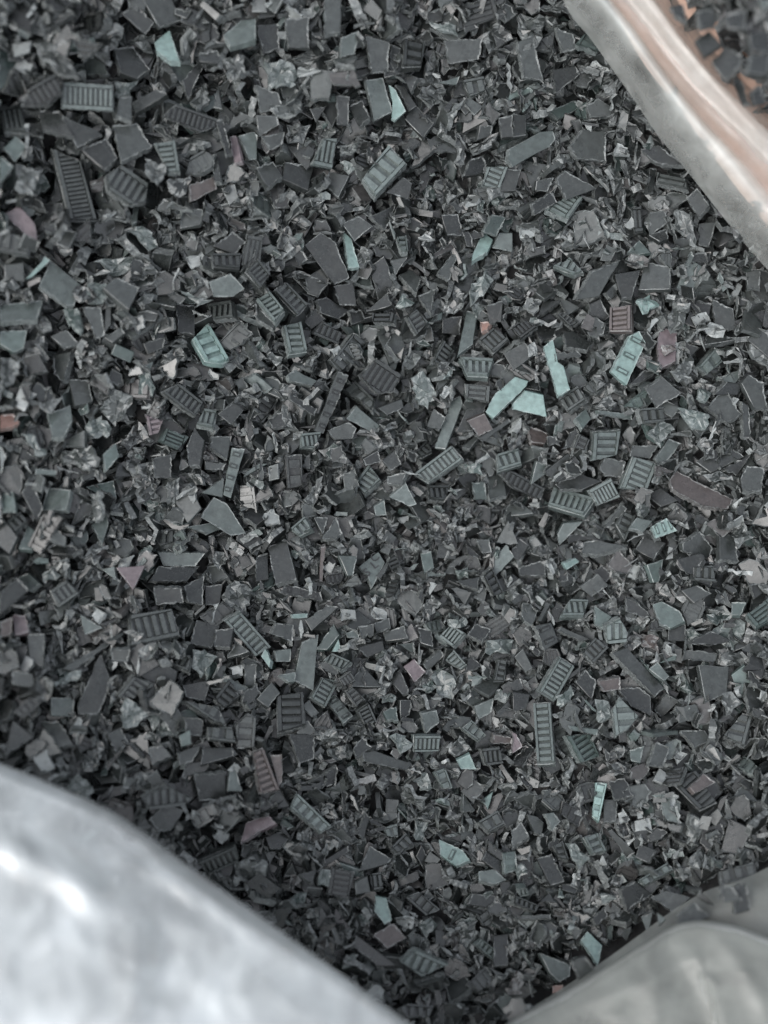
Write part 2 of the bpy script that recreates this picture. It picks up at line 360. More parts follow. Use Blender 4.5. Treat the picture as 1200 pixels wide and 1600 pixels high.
# flakes read off the photograph, tile by tile: kind tone bars : outline # name
DATA = """
@0 0
R l 10:290,385 530,400 535,525 285,510#pale grey comb-ribbed flake
R g 17:235,700 370,760 450,1045 320,1045#long finely ribbed charcoal flake
F g 0:665,0 800,0 845,100 740,135#dark slab with a pale long edge
F k 0:570,65 640,30 720,110 680,165
F t 0:725,210 795,150 845,300 800,300 735,250#mint wedge near the top edge
F k 0:530,240 620,230 700,340 640,380 560,350
F l 0:1050,180 1130,110 1200,100 1200,200 1080,230
C g 0:130,190 200,180 340,310 370,360 300,370 180,260#blurred crumpled strip in the top left corner
R k 8:140,420 280,340 290,440 230,500 100,500
F k 0:620,490 740,425 790,450 640,540
R k 10:760,545 820,490 1020,560 1010,595 930,625#dark ribbed flake with torn lower edge
R g 4|:0,520 100,520 125,640 20,630
F u 0:15,700 70,640 130,690 70,760
F u 0:0,740 60,790 0,865
C g 0:80,770 190,810 150,915 75,880
F p 0:20,1010 90,970 165,1050 185,1170#dusky pink shard at the left edge
F k 0:185,530 285,530 350,650 200,620
F k 0:290,550 460,620 480,640 360,700
F g 0:530,600 640,590 710,700 570,770
F k 0:380,710 500,660 550,750 490,810
R g 6:490,830 560,780 690,870 680,960 600,970 500,900
R l 6:720,680 820,665 845,820 790,820
C g 0:680,740 780,780 740,870 690,830
F b 0:880,870 1000,830 1010,890 890,950
C k 0:775,850 900,820 870,915 800,915
F l 0:1115,640 1185,620 1200,640 1200,750 1165,755#light grey tablet split beside a pinkish sliver
F p 0:1085,650 1115,645 1140,765 1105,775
C l 0:600,1080 670,1060 740,1150 700,1180
F k 0:1010,570 1040,565 1085,730 1060,735
F k 0:990,740 1020,730 1040,860 1010,860
F k 0:1000,1160 1090,1090 1150,1140 1100,1195
C g 0:740,1080 830,1040 820,1120 750,1150
C g 0:890,480 970,390 975,490 930,520
F g 0:1005,510 1030,420 1045,520
C l 0:540,390 640,385 600,460 545,465
F g 0:555,465 615,460 615,580 540,550
C g 0:1045,280 1130,250 1160,360 1090,380
F k 0:850,380 930,290 950,310 880,470
@400 0
F g 0:320,0 400,0 395,160 320,170#upright grey slab hanging from the top edge
F g 0:135,95 245,85 245,235 150,225
F k 0:0,120 100,110 105,230 30,260
F l 0:395,185 480,150 460,260 395,275
F g 0:510,170 620,200 615,340 540,345
C l 0:40,290 180,290 185,400 60,420#torn square flake with a hollow middle
F g 0:0,400 100,440 125,510 20,530
F g 0:0,540 95,545 105,585 10,640
R k 3:690,200 790,220 770,325 680,330
F l 0:510,380 590,370 635,530 550,570#light grey tablet beside a mint sliver
F t 0:620,400 650,420 700,525 650,570 635,560 640,480
F k 0:650,400 690,410 750,500 720,520
F k 0:680,345 760,370 730,440
F k 0:375,450 435,450 430,590 380,585
F k 0:435,510 500,480 535,560 490,605
F k 0:250,510 330,500 280,575
C g 0:145,590 255,585 220,665 150,660
R l 4|:310,650 375,650 350,795 255,775
F g 0:25,640 130,620 120,680 60,705
R l 4:495,850 620,690 705,780 555,940#large tilted flake with four pale bars
F k 0:610,900 690,830 730,860 715,935
F g 0:315,870 350,810 440,830 390,930
F k 0:130,770 265,790 240,900 120,850
F g 0:0,800 75,770 125,840 50,890
C g 0:780,400 890,420 870,490 800,500 750,450
R g 2:965,390 1070,370 1075,440 1000,470
C g 0:1010,320 1090,270 1095,320 1020,355
F g 0:880,190 1060,180 1040,280 900,300
F l 0:850,390 950,360 935,400
F g 0:1045,590 1105,590 1095,635 1030,660
F k 0:1135,560 1200,545 1200,650 1150,650
C k 0:990,690 1130,635 1100,690 1020,730
F k 0:1000,750 1085,740 1060,820 970,830
R l 5:1080,785 1180,785 1140,890 1055,880#square flake with five bright slanting bars
C g 0:1080,890 1160,870 1165,920 1090,935
F t 0:405,1090 440,1120 480,1260 430,1265#mint sliver beside the long black bar
F g 0:400,1050 480,1010 545,1060 460,1130
F k 0:225,1150 300,1090 365,1130 435,1300 365,1335#long smooth black bar
F k 0:530,1020 650,960 600,1080
C k 0:825,860 870,840 930,930 880,990
F T 0:1060,1090 1100,1005 1165,1020 1120,1110
F t 0:1015,1200 1065,1095 1110,1130 1085,1190 1010,1235#pointed mint flake like an arrowhead
F l 0:1105,1160 1140,1090 1200,1090 1200,1180
R l 3:655,1130 700,1120 710,1195 680,1195
F k 0:865,1010 940,1000 970,1110 890,1100
C g 0:390,680 480,680 470,720 400,730
C l 0:800,105 930,120 945,165 880,150
@800 0
F l 0:-30,750 -20,700 130,620 185,615 195,655 165,690 -5,785#long smooth grey flake with a rounded end
F g 0:265,690 320,610 430,620 430,760 300,750#broad smooth charcoal flake left of the film roll
F g 0:345,505 400,465 470,510 460,550 365,560
C g 0:15,80 150,80 130,200 60,240
F g 0:20,200 90,180 140,380 50,370
F T 0:165,530 290,480 315,510 210,570
F g 0:200,840 240,800 390,885 250,940
R l 6:150,995 260,930 330,940 260,1040#slanting flake with bright glossy bars
F k 0:85,960 180,900 205,950 100,1010
F k 0:605,710 690,690 810,785 680,775
R g 2|:680,820 820,850 830,900 680,870
F g 0:820,940 870,890 930,970 880,1030
F g 0:640,1000 710,990 735,1040 645,1110
R g 2|:555,990 600,970 610,1095 570,1100
F k 0:640,790 670,790 655,910 625,910
C g 0:340,785 400,790 465,880 450,890
F k 0:180,330 290,310 310,350 200,440
C g 0:760,980 840,1000 860,1160 770,1080
F g 0:870,1050 950,1040 920,1160 870,1150
F g 0:200,130 280,160 300,230 230,250
F k 0:0,540 60,550 60,640 0,650
F k 0:640,1110 730,1080 725,1130 690,1140
C k 0:500,880 530,890 520,1040 500,1060
F T 0:540,1190 600,1135 650,1190 600,1200
F g 0:110,850 190,830 160,900 105,890
F k 0:855,200 920,150 985,220 900,275
F k 0:940,300 1000,230 1080,270 1080,320 1000,385#blurred square black flake right of the film roll
F k 0:1035,380 1070,375 1115,490 1080,500
F k 0:740,40 800,30 820,110 770,90
F k 0:1110,440 1160,400 1180,490 1130,500
F k 0:1000,80 1100,60 1090,150 1010,140
F k 0:1100,160 1190,150 1200,250 1110,240
F k 0:860,60 940,50 950,130 880,140
F k 0:1110,270 1200,260 1190,370 1100,350
F l 0:1150,0 1200,0 1200,30 1170,50
@0 400
C l 0:450,20 640,0 630,70 530,100#crinkled pale grey slab
F l 0:180,150 235,30 375,140 345,240 310,240#grey kite-shaped flake with a crease
F l 0:0,240 200,220 175,310 0,320#broad grey slab cut by the left edge
F u 0:0,360 125,355 110,440 60,460 0,420
F t 0:120,110 190,30 210,0 235,20 150,100
F g 0:480,160 540,110 650,160 600,260
F g 0:385,240 470,240 490,370 450,390
F k 0:820,230 910,240 910,375 835,365
C T 0:310,250 370,250 390,370 370,380 310,300
R t 4:895,400 970,325 1070,500 1040,520 955,505#glossy mint flake with broken ribs
F l 0:980,120 1080,80 1145,150 1090,190 1000,190#pale tent-shaped flake
F l 0:910,240 950,205 1000,205
R k 4:990,0 1130,0 1120,70 1000,60
R g 5:1145,80 1200,20 1260,90 1210,160
F T 0:540,410 630,450 610,500 520,460
F k 0:670,410 770,380 760,430 690,460
C g 0:680,490 760,440 755,470 700,505
F g 0:240,380 310,350 375,420 300,440
F g 0:320,590 410,590 430,690 350,710
F g 0:260,470 345,450 310,600 265,560
F l 0:220,750 330,710 340,780 300,860 245,860#pale grey square with a pointed foot
C l 0:400,790 470,750 530,810 500,855 400,850
C g 0:460,710 540,625 630,660 590,740 540,800
R g 7:750,640 830,600 945,690 910,760 850,720#rounded dark flake with seven slanting bars
F o 0:0,750 60,750 90,790 60,810 0,820#small terracotta flake at the left edge
R p 4:680,740 760,770 740,830 700,840
R l 3|:920,800 960,730 1020,740 1000,820
R T 4|:740,870 780,810 880,850 830,910
F k 0:1020,740 1090,680 1140,720 1080,790
F k 0:880,900 915,810 960,870 940,990 890,990
F k 0:715,950 800,930 800,1040 720,1040
C g 0:290,920 440,900 470,970 420,1000 290,970
F u 0:480,930 540,880 555,940 490,1015
F u 0:400,1090 530,1060 545,1140 470,1130#dull mint flake in the left of the heap
C l 0:110,830 150,840 220,940 180,950
F l 0:165,1000 265,1010 260,1030 165,1025
F l 0:235,1095 340,1105 320,1200 200,1200
F k 0:140,1040 200,1180 170,1240 100,1110
C k 0:555,880 650,770 710,860 600,900
S l 4:1085,900 1145,905 1080,1135 1045,1120#pale upright strip with four slots
F l 0:945,1110 1045,1040 1040,1130
F g 0:985,850 1080,850 1060,960 980,900
F g 0:960,960 1060,970 1040,1000 960,1000
C g 0:780,1060 840,1040 830,1180 785,1170
F l 0:950,1200 1000,1130 1060,1160 1150,1300 1080,1310 940,1225#big pale fan-shaped flake
C g 0:90,660 200,700 290,650 250,740
R g 5:980,240 1100,220 1110,300 1010,310
F g 0:20,40 110,30 115,120 20,110
C g 0:0,480 100,500 50,600 0,640
@400 400
R g 5:75,170 130,130 235,240 185,290#slanting flake with five rounded bars
R l 6:0,220 65,180 135,270 90,330
F g 0:0,240 90,330 80,350 0,300
C k 0:90,100 180,70 285,100 270,120 150,90
F k 0:365,140 455,120 470,230 390,230
F k 0:275,210 320,195 430,260 380,300 300,270
R l 5:120,340 205,320 235,460 150,475#upright grey flake with five bars
R k 5:255,360 310,305 400,360 380,415
F k 0:520,265 620,180 645,240
F g 0:670,100 720,70 770,110 750,185
F g 0:845,90 910,0 940,0 900,120
F g 0:630,20 710,0 650,90
C u 0:650,240 690,180 740,230 700,250
F g 0:760,200 840,165 820,280
R g 4:695,290 750,250 800,310 745,375
R k 2|:550,280 660,280 650,325 555,320
C l 0:1000,170 1080,60 1110,130 1000,230
F o 0:1055,315 1105,320 1090,355 1060,365
F l 0:945,470 985,265 1035,280 1015,420#upright light grey bar with slanted foot
R g 4:1040,400 1110,345 1185,400 1110,465
F k 0:870,290 960,280 950,370 870,360
R g 5:830,470 870,400 920,450 870,510 820,510
R l 5:950,490 1115,500 1085,580 990,575#pale trapezoid flake with upright bars
R g 3|:975,600 1095,610 1090,690 980,665
C l 0:720,570 790,540 850,650 800,720 760,700#crinkled pale flake beside a dark hollow
F l 0:145,560 180,540 280,590 255,615 150,590
C g 0:105,630 150,605 220,660 190,680
S g 5:270,820 380,540 430,560 370,700 310,830#long leaning strip with faint notches
R k 6:480,560 560,480 680,560 640,640 560,650
F l 0:420,760 465,700 580,795 540,825#smooth grey wedge near the middle
R g 3:400,640 470,600 560,690 550,740 490,690
F g 0:570,710 680,670 690,710 610,745
F g 0:330,820 430,780 470,810 450,860 370,865
R l 5:205,840 305,830 270,910 205,905
C g 0:120,700 150,700 170,810 135,790
F l 0:840,905 920,680 960,660 970,700 890,910#long leaning grey bar broken across
F g 0:800,800 830,720 890,760 860,820
F b 0:985,770 1070,735 1110,810 1040,840
F g 0:965,905 1040,840 1045,860 1000,915
F g 0:1040,850 1180,760 1190,775 1060,870
R l 9:740,1030 920,895 975,960 810,1075#long ribbed flake with nine pale bars
R k 2:135,935 215,930 215,1080 145,1090
R l 5:470,1070 535,985 590,1060 510,1130
F l 0:625,1125 700,1060 750,1160 720,1170
F g 0:620,1040 710,1020 690,1080 620,1075
R k 4:800,1090 905,1090 880,1160 805,1150
F T 0:1010,1060 1070,1060 1080,1140 1020,1140
F u 0:550,1170 600,1140 610,1210 560,1215
C k 0:350,1030 430,980 430,1030 370,1070
F g 0:590,960 650,910 680,980 630,1010
R g 3:745,930 800,880 825,930 770,960
F k 0:500,950 570,910 580,960 510,980
C g 0:230,1140 300,1040 310,1080 260,1180
F k 0:150,640 280,720 270,750 160,680
@800 400
F t 0:0,690 60,630 145,650 160,750 0,715#broad mint trapezoid flake
F t 0:-125,735 -80,650 15,570 75,590 60,620 -90,765#long mint bar with pointed tip
R l 4:190,60 270,20 335,85 290,100
F g 0:290,205 370,70 500,20 400,190#long dark lens-shaped flake
F k 0:480,90 600,70 560,200 510,205
F g 0:595,165 625,35 745,60 745,165#large square charcoal flake with pale rim
C t 0:580,215 640,180 680,235 620,270#small crumpled mint flake
R b 5:465,250 565,240 565,360 460,360#square brownish flake with faint bars
C g 0:725,320 760,210 830,230 800,330 740,365
F g 0:935,210 1030,250 1050,350 950,350
F g 0:1095,80 1160,70 1160,160 1100,160
F k 0:115,300 150,215 230,215
F g 0:180,150 220,140 265,180 250,200
R g 5:205,280 240,270 310,320 270,340
R k 5:0,340 70,310 120,340 40,400
F k 0:360,220 410,200 455,280 400,320 360,310
F k 0:240,370 280,360 375,420 350,450 250,440
S t 3:460,545 545,375 590,355 620,410 530,605#bright mint flake with three slots
F t 0:145,430 190,395 215,500 240,520 270,630 215,665 165,500#notched mint strip
R g 4:220,680 320,615 355,680 270,740
F p 0:690,340 770,360 765,440 765,500 690,540 675,430#pinkish mauve flake
C b 0:690,430 750,420 770,440 710,470
R l 2:860,520 940,430 970,500 900,560
C g 0:735,540 830,480 845,540 790,590
F g 0:620,620 700,565 790,640 670,710#broad smooth flake like a broken arrowhead
C u 0:870,620 930,640 910,690 870,660
F k 0:940,650 1000,590 1070,600 1050,650
F g 0:1070,600 1100,560 1170,600 1190,730 1130,720#glossy curved flake at the right edge
F k 0:550,610 620,540 670,550 600,600
C g 0:395,700 460,660 500,700 450,730
F l 0:395,725 555,745 555,770 400,740
F u 0:290,770 340,725 365,770 325,820
R l 4:370,820 500,810 480,930 360,960#broad grey flake with four level bars
R g 3:580,720 700,710 700,780 600,790
C l 0:625,830 700,770 760,800 690,890
F g 0:560,890 680,890 640,950 550,940
F l 0:665,950 730,860 785,880 690,1005
R l 6:500,1090 560,940 675,970 625,1100#upright flake with six glossy bars
F g 0:405,990 430,940 530,960 510,1030 430,1030
F l 0:85,1070 110,960 190,990
F b 0:60,800 180,850 160,890 90,880
R g 3:280,900 310,830 360,860 340,910
R k 10:-90,990 0,1010 145,1090 130,1145 0,1090
R l 4:-75,940 30,910 45,985 -70,1020
F k 0:200,1075 320,1030 420,1060 330,1100 220,1100
R l 7:350,1100 460,1040 505,1130 395,1170
R l 7:170,1180 195,1095 395,1150 340,1230#pale seven-barred flake right of the middle
F b 0:735,1060 760,1015 1030,1150 1010,1195 890,1180 745,1100#long brown flake with a crack
F g 0:1070,1050 1100,990 1180,1000 1170,1110 1080,1110
C g 0:900,1030 960,1010 1060,1040 920,1060
C g 0:980,810 1050,830 1030,930 990,920
C u 0:780,720 920,740 920,810 850,810
F g 0:1070,680 1100,700 1110,850 1080,860
C g 0:870,860 970,870 920,920 880,900
F k 0:620,1120 700,1090 780,1150 700,1180
F k 0:780,400 880,430 830,480
@0 800
F u 0:90,180 130,70 205,130 150,185
R g 3:30,60 100,10 130,60 70,110
F l 0:430,70 500,20 510,60 480,160
F l 0:870,70 1020,50 1040,80 970,105
F l 0:740,185 960,190 915,250 765,250#pale trapezoid above the black tray-shaped flake
F k 0:695,330 740,260 930,260 870,330#black tray-shaped flake with a bright lower rim
F p 0:545,265 680,255 625,370#dull pink triangular flake
F l 0:480,270 540,260 550,325
F k 0:0,380 80,310 130,370 0,480#large black slab at the left edge
F l 0:95,310 140,290 195,340 150,375
R g 4:230,370 310,320 370,380 270,450
F p 0:60,490 120,490 135,570 70,585
F b 0:0,520 55,500 50,580 0,590
F g 0:130,580 210,575 205,735 140,700
R g 6:600,490 800,460 840,590 600,640#wide dark grille-like flake
C g 0:590,560 680,570 640,610
F l 0:375,480 480,540 400,575
F g 0:980,260 1040,250 1075,310 1000,340
F k 0:860,350 950,300 945,440 870,420
F k 0:960,350 1040,340 1030,440 960,440
F k 0:720,350 850,350 860,420 730,430
C g 0:1040,390 1100,320 1180,370 1150,490 1060,450
R l 8:1045,505 1120,460 1270,630 1195,675#slanting comb flake with eight bars
F k 0:890,620 920,510 1030,530 990,640
F k 0:1015,560 1100,550 1080,640 1010,640
F g 0:1070,690 1110,610 1170,660
F k 0:365,900 470,665 520,800 460,950 365,950#black blade-shaped flake with a pale left edge
F g 0:290,740 500,610 515,620 340,750
R g 5:540,860 620,760 720,800 620,870
F l 0:235,870 345,870 340,960 235,955#small pale square flake
C l 0:245,800 375,740 380,765 260,820
R g 4:60,940 150,860 200,890 110,970
F g 0:520,640 610,640 600,695 525,690
R g 3:810,730 860,680 900,690 890,760
C l 0:900,650 1010,670 950,770 900,740
R k 4:1000,880 1070,790 1120,870 1040,930
F k 0:860,810 990,790 960,890 870,870
C l 0:565,900 600,870 710,940 620,1020 580,1010#torn grey flake with a bright left edge
R g 4:850,890 1020,920 1060,1010 1000,990
R g 2:970,1010 1080,1010 1100,1085 975,1070
F k 0:860,960 950,970 940,1050 870,1040
F u 0:840,1050 890,1020 895,1090 850,1100
C l 0:725,1010 780,980 830,1040 740,1050
F g 0:500,1040 560,1010 600,1080 540,1140
F g 0:700,1110 770,1100 810,1150 720,1190
F g 0:190,990 280,990 350,1100 270,1110
F k 0:0,860 70,890 60,960 0,1000
F k 0:950,1110 1090,1110 1090,1150 940,1190
R g 3:1100,1000 1160,940 1200,960 1190,1100 1110,1110
F g 0:830,1130 940,1090 900,1170 840,1190
F g 0:1140,710 1200,710 1190,830 1150,830
F g 0:50,740 150,760 170,830 60,810
@400 800
F k 0:60,170 150,140 195,320 100,350#large smooth black slab
F k 0:0,220 55,200 60,320 0,330
S k 3:115,380 130,340 300,380 310,420 200,400
F b 0:305,160 325,155 310,320 295,320
F l 0:385,205 470,210 450,300 425,300
L l 0:480,260 570,190 600,240 540,360 520,300#pale flake with raised letters
F g 0:560,310 630,210 640,220 580,320
F u 0:770,200 820,190 835,265 790,290#small upright dull mint tablet
F g 0:870,290 920,230 945,290
F g 0:1030,130 1090,130 1100,190 1060,195
R k 4:1055,300 1095,260 1150,380 1105,395
F k 0:940,330 1050,310 1040,370 970,350
R l 3:170,90 240,30 270,90 210,120
F g 0:270,30 335,30 310,110
F g 0:310,130 375,35 405,110 370,135
F t 0:165,480 240,475 235,495 170,500
F g 0:65,570 90,520 170,530 165,605
F g 0:230,510 330,440 385,450 260,560
F T 0:290,650 370,530 395,580 340,650
F l 0:175,790 205,650 215,610 290,575 265,835#big smooth pale grey strip
F l 0:100,770 180,755 180,800 150,800
F l 0:85,650 160,640 155,700 90,700
F t 0:30,680 50,645 75,700 70,735
F t 0:355,655 385,595 395,655
F l 0:415,570 475,545 480,590 430,590
F g 0:480,540 550,530 550,580 490,595
F g 0:550,530 620,500 630,550 560,570
F g 0:600,570 700,540 715,600 610,610
F k 0:470,630 590,600 600,640 520,680
F p 0:690,725 740,690 795,755 740,800#smooth pinkish grey four-sided flake
F l 0:665,620 735,610 735,665
F g 0:780,710 860,640 875,670 800,745
R l 5:865,590 925,535 990,575 930,640#grey diamond flake with five bars
R l 5:320,700 360,670 450,710 400,755
R g 4:385,780 440,740 465,790 410,820
R l 6:245,870 300,775 380,790 315,920#leaning flake with six bars below the pale strip
R k 5:95,870 220,850 235,1010 100,1050#large black ladder-like flake
S l 3:330,890 370,860 455,960 410,1000#grey slanting flake with three slots
R g 4:410,840 450,820 510,880 460,910
R g 5:465,930 520,890 560,980 500,990
C l 0:820,770 880,740 940,800 920,880 850,860
C l 0:570,870 640,850 660,880 600,900
F T 0:595,940 655,920 665,985 610,980
F k 0:670,880 720,880 715,950 670,970
F l 0:770,940 840,925 855,980 790,1035
R l 6:730,1040 860,1040 850,1115 730,1120#small level flake with six upright bars
C l 0:630,1050 700,1040 730,1090 680,1130
F l 0:1020,910 1110,870 1100,940 1040,970
F k 0:940,880 1000,910 960,960
F t 0:935,1160 1000,1130 1030,1200 960,1200#mint chip low right of the middle
R g 4:1045,1110 1130,1100 1150,1180 1070,1190
F k 0:990,580 1030,530 1100,560 1060,620
C l 0:1080,600 1200,590 1190,670 1080,660
R l 4:890,700 930,650 990,720 960,740
R l 3:960,1020 1010,980 1080,1050 1040,1080
C g 0:890,1100 960,1050 1010,1120 930,1150
F k 0:155,1045 270,1045 270,1160 200,1180
F g 0:490,1130 550,1120 720,1180 700,1210 500,1170
F k 0:455,1110 500,1060 540,1110 470,1160
C g 0:330,1120 440,1080 450,1150 360,1170
F g 0:0,880 70,800 110,850 50,920
F k 0:620,780 680,740 720,850 690,860
C l 0:900,500 990,500 980,540 910,540
R g 4:1130,700 1170,700 1160,800 1110,800
F k 0:760,550 820,560 830,640 770,620
F b 0:1110,1040 1200,1050 1190,1080 1100,1080
@800 800
F l 0:210,100 240,50 330,40 220,150
R g 4:480,60 510,0 570,20 520,140
F l 0:545,80 580,30 655,45 610,100
S t 3:650,70 720,30 770,90 670,125#torn mint flake near the right edge
F g 0:330,200 335,150 400,140 540,170 400,210
F k 0:580,180 620,120 720,150 660,230
F g 0:790,150 870,90 930,170 910,220 790,180
F g 0:965,80 1040,130 1050,240 965,230
F k 0:30,270 150,230 160,305 35,305
F t 0:235,240 290,215 310,230 250,270
F g 0:310,350 400,290 450,340 370,395
F u 0:625,250 700,225 680,330 655,335
F u 0:660,440 700,425 785,470 810,520 740,550 690,530#smooth six-sided grey-green flake
F k 0:530,400 580,415 650,480 620,490 530,460
R l 5:220,500 265,420 355,425 330,500
F u 0:385,445 465,495 425,550 385,530
R l 3:425,530 500,490 540,560 530,600 440,610
F g 0:790,370 860,345 930,385 850,430
R g 3:845,260 930,250 950,330 840,320
F u 0:1030,430 1100,430 1070,495 1030,490
R T 4|:1090,490 1200,410 1200,520 1140,550#dark green ribbed flake at the right edge
S g 2:100,535 175,520 210,610 145,650
F k 0:815,620 930,555 1020,605 960,620
F g 0:210,560 230,540 360,600 330,610
R g 4:325,670 385,590 450,640 375,715
F g 0:460,665 530,640 705,830 660,870#long slanting charcoal bar with a pale edge
F l 0:640,740 680,710 735,775 710,795#small pale rounded tablet
R l 8:115,840 215,675 285,720 190,890#leaning ladder flake with eight bars
R l 9:100,900 185,900 205,1190 120,1190#tall upright ladder flake with nine bars
F g 0:870,720 1010,730 1000,850 900,900
F k 0:495,835 600,830 650,870 650,960 560,920
F g 0:665,920 720,845 780,880 700,960
C l 0:390,880 450,880 470,970 400,990
R l 3:465,930 500,870 590,960 540,1020 480,1060
C u 0:200,880 280,810 290,850 240,930
F k 0:295,800 340,740 390,800 370,880
F b 0:400,790 500,770 500,830 420,840
C g 0:980,860 1030,840 1070,900 1010,960
R g 3:990,1060 1080,950 1130,960 1090,1110
F u 0:260,1000 400,1020 395,1045 270,1020
R T 6:240,1050 350,1040 395,1150 310,1180#dark green flake with six fine bars
F p 0:0,1030 20,1040 45,1100 0,1130
F g 0:630,1190 670,1080 730,1110 700,1200
F u 0:550,1120 620,1100 600,1180 560,1170
F g 0:785,1030 900,1030 930,1080 850,1110
C g 0:990,650 1080,660 1090,720 980,720
F k 0:0,840 80,850 60,920 0,930
C b 0:570,570 690,590 680,660 600,620
F g 0:10,680 50,640 95,730 60,750
@0 1200
C l 0:300,100 370,25 440,90 410,150#pale crumpled flake beside the big white film fold
F g 0:700,240 770,165 860,195 800,290 740,295
F k 0:905,25 1050,15 1060,140 930,145#smooth black square near the big white film fold
F l 0:1070,20 1100,10 1130,110 1065,110
R g 6:660,130 770,70 900,140 850,170 690,190
R g 7:920,430 1100,350 1120,420 970,490#ribbed flake lying against the big white film fold
F g 0:440,30 560,20 590,70 480,80
@400 1200
F b 0:65,-60 120,-60 125,30 110,110
R b 7:-20,-80 25,-90 100,110 10,125#brownish lined flake with seven bars
F p 0:-70,355 -45,265 55,220 100,265 20,300 -20,330#glossy pinkish bent flake
R l 5:155,190 185,120 350,280 300,310#slanting flake with five thick pale bars
F g 0:480,490 530,370 630,430 620,450#broad grey triangle in the lower middle
S g 1:605,240 610,145 670,150 655,240 630,255
R l 2:590,280 660,260 665,325 610,320
R g 3:630,380 700,310 740,370 650,410
F k 0:300,440 430,360 435,385 320,460
R k 5:350,460 460,490 430,610 330,590
F g 0:460,530 520,505 535,580 465,590
R g 2|:530,500 580,490 590,570 540,580
F t 0:560,600 610,610 635,710 600,730 555,670#mint shard in the lower middle
F b 0:545,785 640,730 700,800 610,850
R g 4:690,600 760,580 860,660 790,690
C l 0:750,720 820,710 845,740 800,790
S t 1:860,340 970,390 1005,440 940,465 865,410#glossy mint fan-shaped flake with a split
F l 0:1040,490 1120,480 1170,530 1110,550 1045,535
F k 0:745,410 770,360 810,430 780,470
F t 0:1055,150 1110,110 1085,195
R g 2:1035,260 1130,205 1165,270 1090,310
R l 2:830,20 880,0 915,95 870,95
S u 2:1150,400 1210,390 1220,480 1160,500
F k 0:990,640 1010,590 1120,600 1110,660
C g 0:950,730 1040,720 1000,820 960,850
R l 4:1020,830 1050,800 1110,850 1100,900
F k 0:1110,790 1180,780 1180,930 1115,935
F k 0:450,830 480,790 660,930 570,930
R l 5:670,900 740,840 900,910 770,970#wide flake with five stepped pale bars
F g 0:650,940 680,940 710,1030
F g 0:345,700 375,760 405,830 370,820
R g 3:740,1000 880,960 860,1050
R g 4:660,1130 700,1110 830,1120 810,1170 700,1180
C l 0:300,480 350,480 340,550 290,540
F g 0:130,500 170,440 190,500
F k 0:200,500 280,480 260,550
C g 0:410,240 470,240 480,320 420,320
F k 0:470,310 510,210 530,230 500,330
C l 0:740,250 800,240 790,350 750,340
F k 0:850,310 960,350 900,370
C l 0:740,60 800,20 830,90 770,110
@800 1200
F g 0:430,150 495,150 490,260 430,260
R t 3:375,230 390,70 445,75 405,260#upright mint flake with three bars
C g 0:265,170 330,90 340,160 320,220
R k 8:730,60 860,20 960,170 880,210#large black ribbed flake in the lower right
F b 0:825,95 890,30 945,75 850,125
F l 0:150,215 190,210 220,250 180,295
F g 0:65,220 110,230 145,260 135,320 100,310
F g 0:0,300 45,260 85,325 0,385
R l 3:325,330 390,310 435,400 370,410
C l 0:255,360 300,360 360,430 310,470
R g 3:185,370 230,350 260,440 215,430
F k 0:115,430 185,410 245,540 180,555#upright black slab with a thin pale rim
F g 0:445,290 465,280 575,390 540,415
F k 0:580,420 600,360 680,390 640,450
R l 3:585,540 730,450 755,485 620,560#slanting grey flake with three faint panels
F k 0:500,570 570,530 650,590 540,660 530,670
F g 0:650,610 720,580 840,610 760,680
F k 0:1030,560 1090,535 1110,665 1040,685
R g 3:965,490 1130,440 1155,510 975,550#dark flake resting on the grey corner film
F g 0:970,560 1020,550 1075,620 990,630
F g 0:770,690 850,630 880,670 930,690 860,730 780,740
F l 0:605,700 660,680 640,790
F l 0:680,680 720,710 690,740
F t 0:320,810 350,770 420,835 400,930#mint shard above the grey corner fold
F l 0:125,870 270,925 265,980 215,1005 170,960
F g 0:275,900 340,880 385,940 310,990
F o 0:190,1025 240,1020 240,1045 190,1060
R l 3:15,550 60,545 80,580 30,590
C l 0:15,460 60,450 70,500 20,520
F g 0:10,700 180,690 180,710 20,715
R g 5:0,600 120,650 100,680 0,640
C g 0:850,400 900,390 880,480 840,470
F k 0:370,710 430,650 440,700 390,740
C l 0:440,600 490,610 430,635 410,610
"""
# ---------------------------------------------------------------- the setting
gm = make_mesh("ground", [(-0.8, -0.8, -0.06), (0.8, -0.8, -0.06), (0.8, 0.8, -0.06), (-0.8, 0.8, -0.06)], [(0, 1, 2, 3)], mats=[M_GROUND])
tag(link("ground", gm), kind="structure")

def px_path(pts, z=None, lift=0.0): return [place(x, y, z, lift) for x, y in pts]
def resample(P, n):
    P = np.array(P); d = np.r_[0, np.cumsum(np.linalg.norm(np.diff(P, axis=0), axis=1))]
    # smooth by Catmull-Rom through the given points
    out = []
    for t in np.linspace(0, d[-1], n):
        i = min(len(P) - 2, max(0, int(np.searchsorted(d, t, side='right')) - 1))
        u = (t - d[i]) / (d[i + 1] - d[i])
        p0 = P[max(i - 1, 0)]; p1 = P[i]; p2 = P[i + 1]; p3 = P[min(i + 2, len(P) - 1)]
        out.append(0.5 * ((2 * p1) + (-p0 + p2) * u + (2 * p0 - 5 * p1 + 4 * p2 - p3) * u * u + (-p0 + 3 * p1 - 3 * p2 + p3) * u ** 3))
    return np.array(out)
def nz(x, y, s, seed=0.0): return noise.noise(Vector((x * s + seed, y * s - seed, seed * 0.37)))
def ridged(x, y, s, seed=0.0): return 1 - abs(noise.noise(Vector((x * s + seed, y * s - seed, seed)))) * 2
